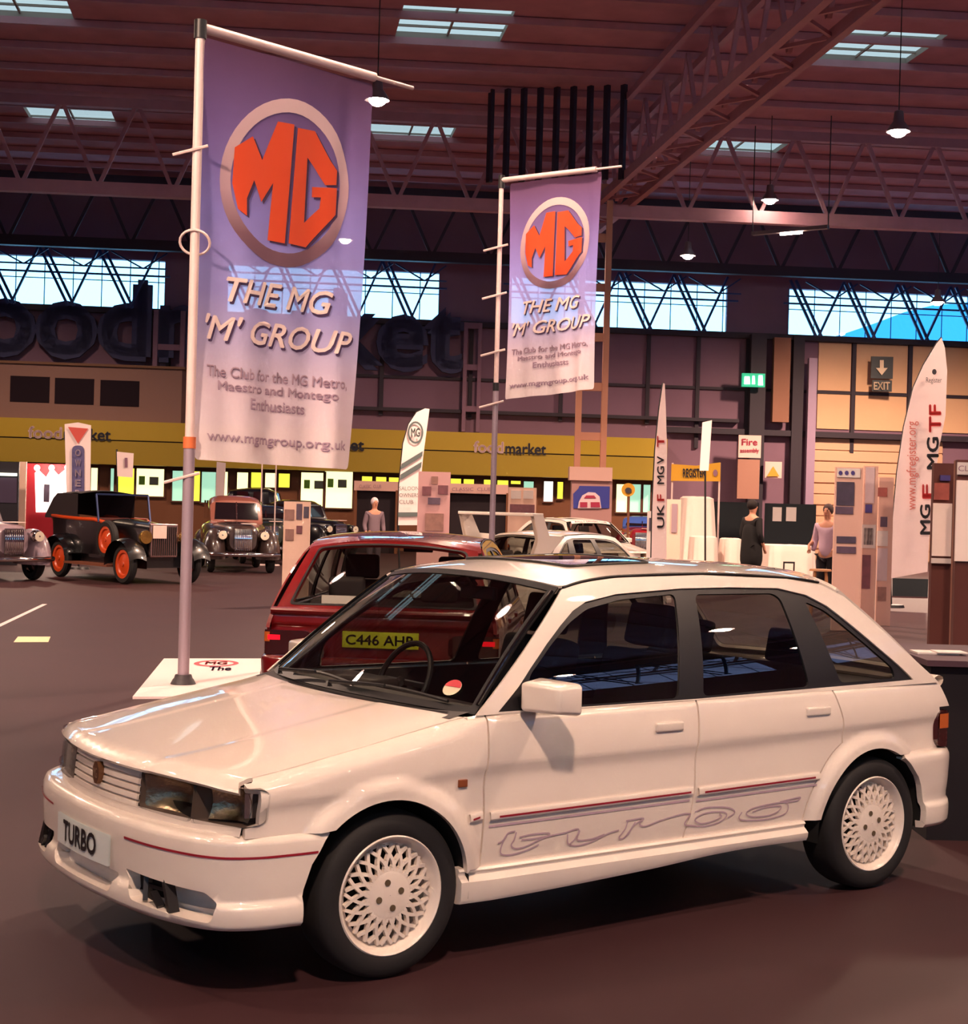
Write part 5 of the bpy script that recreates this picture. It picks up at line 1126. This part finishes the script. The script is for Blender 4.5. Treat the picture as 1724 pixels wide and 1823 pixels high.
# ---------------------------------------------------------------- people
def skinned(name, verts, edges, rad, m_, parent, sub=2):
    me = bpy.data.meshes.new(name); me.from_pydata(verts, edges, []); o = link(name, me, m_, parent); md = o.modifiers.new('skin', 'SKIN'); md.use_smooth_shade = True
    for i, r in enumerate(rad): me.skin_vertices[0].data[i].radius = (r, r) if not hasattr(r, '__len__') else r; me.skin_vertices[0].data[i].use_root = i == 0
    ms = o.modifiers.new('sub', 'SUBSURF'); ms.levels = sub; ms.render_levels = sub
    dg = bpy.context.evaluated_depsgraph_get(); dg.update(); m2 = bpy.data.meshes.new_from_object(o.evaluated_get(dg)); o.modifiers.clear(); old = o.data; o.data = m2; bpy.data.meshes.remove(old)
    m2.polygons.foreach_set('use_smooth', [True] * len(m2.polygons)); return o
def person(label, u, d, sc, face, top_c, leg_c, hair_c, armout=0):
    o = ground(u, d); r_ = thing('person', label, 'person', o, face); r_.scale = (sc, sc, sc)
    skin = mat('skin', (196, 138, 112), .6); V = [(0, 0, .96)]; E_ = []; Rd = [(.15, .11)]
    def ad(p, frm, r): V.append(p); E_.append((frm, len(V) - 1)); Rd.append(r); return len(V) - 1
    a = ad((0, .0, 1.12), 0, (.125, .095)); a = ad((0, .0, 1.30), a, (.15, .105)); ch = ad((0, .0, 1.43), a, (.12, .085)); nk = ad((0, -.005, 1.52), ch, .052); h = ad((0, -.015, 1.60), nk, (.070, .082)); h = ad((0, -.02, 1.69), h, (.078, .095)); ad((0, -.01, 1.755), h, (.055, .07))
    for s in (-1, 1):
        sh_ = ad((s * .17, 0, 1.42), ch, .058); el = ad((s * (.23 + .04 * armout), .03, 1.14), sh_, .042); wr = ad((s * (.22 + .02 * armout), -.10 - .12 * armout, .92 + .16 * armout), el, .028); pm = ad((s * .215, -.13 - .13 * armout, .86 + .16 * armout), wr, (.036, .020))
        for k in range(4):
            x = s * .215 + (k - 1.5) * .018; f1 = ad((x, -.145 - .13 * armout, .82 + .16 * armout), pm, .009); ad((x, -.150 - .13 * armout, .775 + .16 * armout + .008 * abs(k - 1.4)), f1, .007)
        ad((s * .18, -.15 - .13 * armout, .84 + .16 * armout), pm, .010)
        hp = ad((s * .09, 0, .88), 0, .088); kn = ad((s * .10, -.015, .50), hp, .058); an = ad((s * .10, .01, .09), kn, .040); ad((s * .11, -.14, .035), an, (.038, .03))
    skinned('body', V, E_, Rd, skin, r_)
    m1 = mat('clothing_' + str(top_c), top_c, .85); m2 = mat('clothing_' + str(leg_c), leg_c, .85)
    skinned('top', [(0, 0, .84), (0, 0, 1.12), (0, 0, 1.30), (0, 0, 1.44), (-.175, 0, 1.42), (-.235, .03, 1.14), (-.225, -.07, .98), (.175, 0, 1.42), (.235, .03, 1.14), (.225, -.07, .98)], [(0, 1), (1, 2), (2, 3), (3, 4), (4, 5), (5, 6), (3, 7), (7, 8), (8, 9)], [(.175, .135), (.15, .12), (.17, .125), (.13, .10), .075, .058, .045, .075, .058, .045], m1, r_)
    skinned('trousers', [(0, 0, .98), (-.09, 0, .86), (-.10, -.015, .50), (-.10, .01, .10), (.09, 0, .86), (.10, -.015, .50), (.10, .01, .10)], [(0, 1), (1, 2), (2, 3), (0, 4), (4, 5), (5, 6)], [(.155, .12), .105, .075, .062, .105, .075, .062], m2, r_)
    b = MB(); b.sphere((0, .012, 1.70), (.092, .105, .105), 16); b.build('hair', mat('hair_' + str(hair_c), hair_c, .8), r_)
    for s in (-1, 1): MB().sphere((s * .03, -.112, 1.685), (.010, .008, .007), 8).build('eye', dark, r_)
    MB().sphere((0, -.118, 1.655), (.013, .02, .022), 8).build('nose', skin, r_); MB().sphere((0, -.106, 1.615), (.026, .010, .006), 8).build('mouth', mat('lip', (150, 80, 75), .6), r_)
    return r_
person('person in black standing between the white covered chairs and the draped table', 1336, 31, 1.06, -YAW + 2.2, (14, 10, 14), (14, 10, 14), (24, 12, 12))
pc_ = [o for o in bpy.data.objects if o.name.startswith('person')][0]
skinned('coat', [(0, .01, 1.40), (0, .01, 1.15), (0, 0, .85), (0, 0, .42)], [(0, 1), (1, 2), (2, 3)], [(.17, .13), (.21, .17), (.24, .2), (.27, .22)], mat('coat_black', (12, 9, 12), .9), pc_)
person('person in pale shirt and dark trousers half hidden by the photo tower', 1470, 27, 1.02, -YAW - .6, (190, 160, 180), (24, 16, 24), (60, 40, 40), 1)
person('person in light cap and grey top beyond the red car roof', 664, 36, .98, -YAW + .4, (120, 100, 110), (50, 40, 50), (215, 200, 205))
# bar stool by the second person
b = MB(); b.lathe([(.0001, .76), (.17, .76), (.18, .73), (.0001, .72)], 20)
for k in range(4): b.bar((.12 * math.cos(k * PI / 2), .12 * math.sin(k * PI / 2), .73), (.2 * math.cos(k * PI / 2), .2 * math.sin(k * PI / 2), 0), .03)
tag(b.build('bar_stool', mat('stool_wood', (170, 120, 80), .5), None, loc=ground(1459, 25)), 'wooden bar stool beside the person in the pale shirt', 'stool')
# ---------------------------------------------------------------- exhibition stand at the left edge
r_, o = stand('exhibition_stand', 'red exhibition stand with a bright white panel at far left', 'exhibition stand', 84, 37)
pbox(MB(), 48, 826, 124, 960, 37, .12, True, rel=o).build('red_wall', mat('stand_red', (165, 24, 40), .6), r_); wp_ = card('glare_panel', [(64, 912), (62, 842), (68, 836), (82, 850), (92, 832), (104, 846), (118, 834), (122, 845), (122, 912)], 36.85, glow('panel_glow', (255, 240, 235), 2.4), r_, rel=o)  # poster made emissive; its zigzag top draws the glare of the lamps
pbox(MB(), 78, 862, 88, 894, 36.75, .03, rel=o).build('panel_picture', phc[3], r_)
for uu in (66, 92, 120): MB().sphere(tuple(ray(uu, 833, 36.5) - o), .07, 8).build('spot_lamp', bulb, r_)
board('display_board', 'slim cream pillar left of the red stand', (34, 822, 46, 960), 36, [], bw_)
r_, o = board('display_screen', 'dark display box with a white light strip at the far left edge', (-20, 822, 33, 960), 35, [(-15, 850, 30, 895, mat('screen_slate', (80, 66, 86), .3))], mat('screen_black', (24, 18, 28), .5))
pbox(MB(), -10, 842, 30, 847, 34.9, .03, rel=o).build('light_strip', WH, r_)
# ---------------------------------------------------------------- classic cars
def wheel_old(root, x, y, R, tyre_w, hub_c, rr=.62):
    w = bpy.data.objects.new('wheel', None); C.objects.link(w); w.parent = root; w.location = (x, y, R); 
    if y > 0: w.rotation_euler = (0, 0, PI)
    t = tyre_w / 2; MB().lathe([(R * rr, -t * .8), (R * .72, -t), (R * .92, -t), (R, -t * .5), (R, t * .5), (R * .92, t), (R * .72, t), (R * rr, t * .8)], 40, axis='Y').build('tyre', rubber, w)
    b = MB(); b.lathe([(.0001, t * .95), (R * .10, t * .95), (R * .13, t * .7), (R * .50, t * .35), (R * .56, t * .75), (R * rr * 1.02, t * .85), (R * rr * 1.02, -t * .8)], 36, axis='Y'); b.build('wheel_disc', hub_c, w); return w
def classic_saloon(label, body_c, roof_c, u, d, ang, wb=2.75, sc=1.0, z_top=1.60, grille_m=chrome):
    o = ground(u, d); dd = Vector((CAM.x - o.x, CAM.y - o.y)); r_ = thing('classic_car', label, 'car', o, math.atan2(dd.y, dd.x) + PI + ang); r_.scale = (sc, sc, sc)
    P = paint('classic_' + str(body_c), body_c); Pr = paint('classic_' + str(roof_c), roof_c); x0 = 0
    def loft(secs, n=20):
        # secs: (x, halfwidth, z0, z1, power)
        b = MB(); V = []
        for x, w, za, zb, p in secs:
            for k in range(n):
                a = 2 * PI * k / n; c, s = math.cos(a), math.sin(a); V.append((x, w * math.copysign(abs(c) ** (2 / p), c), (za + zb) / 2 + (zb - za) / 2 * math.copysign(abs(s) ** (2 / p), s)))
        F = [(i * n + k, i * n + (k + 1) % n, (i + 1) * n + (k + 1) % n, (i + 1) * n + k) for i in range(len(secs) - 1) for k in range(n)] + [tuple(range(n)), tuple(range((len(secs) - 1) * n, len(secs) * n))]
        return b.add(V, F, True)
    loft([(-.42, .30, .50, .98, 3), (-.30, .36, .42, 1.06, 3), (.3, .42, .38, 1.10, 3), (1.05, .62, .36, 1.13, 3.5), (1.3, .70, .34, 1.14, 4), (2.2, .74, .34, 1.12, 4), (3.0, .68, .34, 1.06, 3.5), (3.5, .50, .38, .92, 3), (3.72, .25, .42, .75, 2.5)]).build('body', P, r_)
    loft([(1.12, .60, 1.05, 1.14, 4), (1.32, .61, 1.05, z_top - .12, 4), (1.60, .60, 1.05, z_top - .01, 4), (2.2, .60, 1.05, z_top, 3.5), (2.8, .56, 1.05, z_top - .07, 3), (3.15, .42, 1.02, 1.30, 2.5), (3.3, .3, 1.0, 1.12, 2.5)]).build('cabin', Pr, r_)
    gl = mat('old_glass', (26, 20, 26), .06, coat=1)
    b = MB(); b.add([(1.15, -.50, 1.17), (1.15, .50, 1.17), (1.33, .47, z_top - .17), (1.33, -.47, z_top - .17)], [(0, 1, 2, 3)]); ws = b.build('windscreen', gl, r_); ws.location.x = -.035
    MB().bar((1.10, 0, 1.16), (1.29, 0, z_top - .16), .03).build('screen_pillar', chrome, r_)
    for s in (-1, 1):
        for xa, xb in ((1.45, 2.02), (2.12, 2.68)): MB().add([(xa, s * .622, 1.16), (xb, s * .622, 1.16), (xb - .04, s * .618, z_top - .13), (xa + .04, s * .618, z_top - .13)], [(0, 1, 2, 3)]).build('side_window', gl, r_)
        for xc, rx, rz_ in ((.02, .66, .40), (wb, .62, .38)):
            b = MB(); rx2 = .56 if xc < 1 else .62; b.grid(lambda u_, v_: (xc - .03 + rx2 * math.cos(2 * PI * u_) * math.sin(.60 * PI * v_) ** .85, s * .60 + .27 * math.sin(2 * PI * u_) * math.sin(.60 * PI * v_) ** .85, .52 + (.45 if xc < 1 else .40) * math.cos(.66 * PI * v_)), 28, 14); b.build('mudguard', P, r_)
            wheel_old(r_, xc, s * .66, .345, .15, chrome)
        b = MB(); b.sphere((-.42, s * .46, .84), (.14, .12, .12), 16); hl_ = b.build('headlight', chrome, r_); MB().disc((-.555, s * .46, .84), .095, 20, 'X').build('headlight_glass', mat('old_lamp_glass', (220, 210, 190), .1, coat=1), hl_)
    b = MB(); b.grid(lambda u_, v_: (-.44 - .04 * math.sin(PI * v_), -.19 + .38 * u_, .48 + .50 * v_), 10, 8)
    for k in range(9): b.bar((-.49, -.17 + .0425 * k, .50), (-.47, -.17 + .0425 * k, .96), .012, .02)
    b.build('grille', grille_m, r_)
    b = MB(); b.tube([(-.45, -.80, .42), (-.60, -.60, .42), (-.64, 0, .42), (-.60, .60, .42), (-.45, .80, .42)], .05, 10); b.build('bumper', chrome, r_)
    MB().box((-.32, -.30, 1.085), (-.02, .02, 1.10), M=Matrix.Rotation(R_(0), 4, 'Y')).build('info_card', mat('card_white', (240, 210, 200), .6), r_)
    return r_
classic_saloon('grey chromed classic car cut by the left edge of the picture', (150, 130, 140), (110, 96, 104), 2, 28.8, R_(28))
classic_saloon('tan and black classic saloon with maroon roof behind the near pole', (60, 46, 44), (150, 88, 74), 428, 34.5, R_(6), z_top=1.72)
classic_saloon('black rounded classic saloon behind the narrow cream photo board', (16, 14, 22), (14, 14, 26), 590, 45.5, R_(35), z_top=1.66)
classic_saloon('dark green classic car with a blue-lit bonnet between the tan saloon and the photo board', (34, 44, 34), (24, 26, 40), 478, 39.5, R_(5), z_top=1.50)
classic_saloon('tall classic car with a long black hood by the lit shop windows', (40, 32, 36), (18, 18, 28), 562, 50.6, R_(82), z_top=2.02)
classic_saloon('red classic car partly seen right of the white sunstrip car', (150, 20, 36), (60, 90, 170), 1142, 45.5, R_(0), z_top=1.45)
# black open tourer with orange wheels
pf, pb = solve_g(222, 1040), solve_g(108, 1027); dv = (pf - pb); o = pf.lerp(pb, .0)
angt = math.atan2(-dv.y, -dv.x); lat = Vector((-math.sin(angt), math.cos(angt), 0))          # local +x to the tail
ns = -1 if (CAM - pf).dot(-lat) > 0 else 1
o = pf + lat * (.68 * (-ns)); wbt = dv.length
tr_ = thing('vintage_tourer', 'black open vintage tourer with orange disc wheels and folded black hood', 'car', o, angt)
PB = paint('tourer_black', (14, 12, 16)); org = mat('tourer_orange', (205, 72, 22), .4, coat=.5); hoodm = mat('hood_cloth', (30, 20, 24), .85); brass = mat('brass', (205, 165, 90), .2, .9)
b = MB(); b.prism([(-.15, .52), (1.15, .50), (1.15, 1.10), (-.15, 1.02)], lambda x, z: (x, -.30 - .16 * (x + .15) / 1.3, z), lambda x, z: (x, .30 + .16 * (x + .15) / 1.3, z)); b.grid(lambda u, v: (-.15 + 1.3 * u, (.30 + .16 * u) * math.cos(PI * v), 1.02 + .08 * u + .10 * math.sin(PI * v)), 6, 12); b.build('bonnet', PB, tr_)
b = MB(); tub = [(1.15, .46, 1.10), (1.45, .58, 1.16), (1.9, .64, 1.16), (2.6, .66, 1.18), (3.15, .60, 1.20), (3.3, .50, 1.12)]
for s in (-1, 1): b.grid(lambda u, v: (lambda k, t: tuple(tub[k][i] + (tub[k + 1][i] - tub[k][i]) * t for i in range(3)))(min(4, int(u * 5)), u * 5 - min(4, int(u * 5))) and (lambda k, t: (tub[k][0] + (tub[k + 1][0] - tub[k][0]) * t, s * (tub[k][1] + (tub[k + 1][1] - tub[k][1]) * t) * (.93 + .07 * v), .50 + (tub[k][2] + (tub[k + 1][2] - tub[k][2]) * t - .50) * v))(min(4, int(u * 5)), u * 5 - min(4, int(u * 5))), 20, 4)
b.box((-.1, -.50, .30), (3.2, .50, .52)); b.box((1.15, -.46, .48), (3.2, .46, .56)); b.add([(3.3, -.5, .5), (3.3, .5, .5), (3.3, .5, 1.12), (3.3, -.5, 1.12)], [(0, 1, 2, 3)]); b.build('body_tub', PB, tr_)
b = MB()
for s in (-1, 1): b.tube([(p[0], s * p[1], p[2] + .01) for p in tub], .035, 8)
b.build('door_capping', org, tr_)
b = MB(); b.box((-.23, -.29, .50), (-.15, .29, 1.14), bev=.03); b.build('radiator_shell', mat('radiator_grey', (170, 140, 140), .25, .8), tr_)
b = MB()
for k in range(12): b.bar((-.24, -.24 + .0436 * k, .54), (-.24, -.24 + .0436 * k, 1.08), .012, .01)
b.build('radiator_bars', dark, tr_)
for s in (-1, 1):
    for xc in (0, wbt):
        wheel_old(tr_, xc, s * .68, .375, .13, org, .84)
        b = MB(); b.grid(lambda u, v: (xc + (.46 + .05 * v * 0) * math.cos(PI * (-.05 + 1.0 * u)) * 1.05, s * (.50 + .36 * v), .375 + .44 * max(-.1, math.sin(PI * (-.05 + 1.0 * u))) + .05 * math.sin(PI * v)), 20, 8); b.grid(lambda u, v: (xc + .483 * math.cos(PI * u), s * .50, .30 + (.075 + .44 * math.sin(PI * u)) * v), 20, 3); b.build('mudguard', PB, tr_)
    b = MB(); b.box((.42, s * .50, .30), (wbt - .42, s * .84, .34)); b.build('running_board', mat('board_tan', (120, 70, 50), .6), tr_)
    b = MB(); b.lathe([(.0001, -.12), (.07, -.10), (.12, 0), (.13, .06), (.12, .08), (.0001, .085)], 20, axis='X', M=Matrix.Translation((-.22, s * .42, .88)) @ Matrix.Rotation(PI, 4, 'Z')); b.build('headlight', brass, tr_)
    b = MB(); b.bar((-.2, 0, .80), (-.2, s * .42, .78), .03); b.build('lamp_bracket', PB, tr_)
sp_ = wheel_old(tr_, .85, ns * .60, .36, .13, org, .84); sp_.name = 'spare_wheel'; sp_.location.z = .80
b = MB(); b.bar((1.30, -.56, 1.12), (1.42, -.56, 1.66), .03); b.bar((1.30, .56, 1.12), (1.42, .56, 1.66), .03); b.bar((1.42, -.56, 1.66), (1.42, .56, 1.66), .035); b.bar((1.30, -.56, 1.14), (1.30, .56, 1.14), .03); b.build('windscreen_frame', mat('frame_blue_black', (46, 60, 100), .3, .5), tr_)
MB().add([(1.31, -.55, 1.15), (1.31, .55, 1.15), (1.42, .55, 1.65), (1.42, -.55, 1.65)], [(0, 1, 2, 3)]).build('windscreen', glassmat('old_clear_glass', (200, 205, 195)), tr_)
b = MB(); b.grid(lambda u, v: (1.95 + 1.45 * u + .12 * math.sin(PI * v), -.62 + 1.24 * v, 1.66 - .02 * u - .45 * max(0, u - .68) / .32 + .06 * math.sin(PI * v) + .02 * math.sin(10 * u)), 16, 10)
for s in (-1, 1): b.grid(lambda u, v: (2.05 + 1.4 * u, s * .62, 1.16 + (.50 - .45 * max(0, u - .68) / .32) * v), 8, 3)
b.build('hood', hoodm, tr_)
b = MB(); b.box((1.55, -.5, .58), (2.05, .5, .80), bev=.05); b.box((2.0, -.52, .6), (2.15, .52, 1.2), bev=.05); b.build('seat', mat('seat_maroon', (90, 30, 30), .7), tr_)
MB().box((-.27, -.02, .86), (-.255, .26, 1.10)).build('info_card', mat('card_white'), tr_)
# a few people-height poles with tiny pennants by the tan saloon
for u, l in ((462, 'thin pale pole left of the long black hooded car'), (487, 'thin pale pole right of the dark green car')):
    b = MB(); p = ground(u, 38.6); b.tube([(0, 0, 0), (0, 0, 2.55)], .018, 8); b.lathe([(.0001, .04), (.15, .03), (.16, 0)], 14); tag(b.build('flag_stick', mat('white_pole'), None, loc=p), l, 'pole')
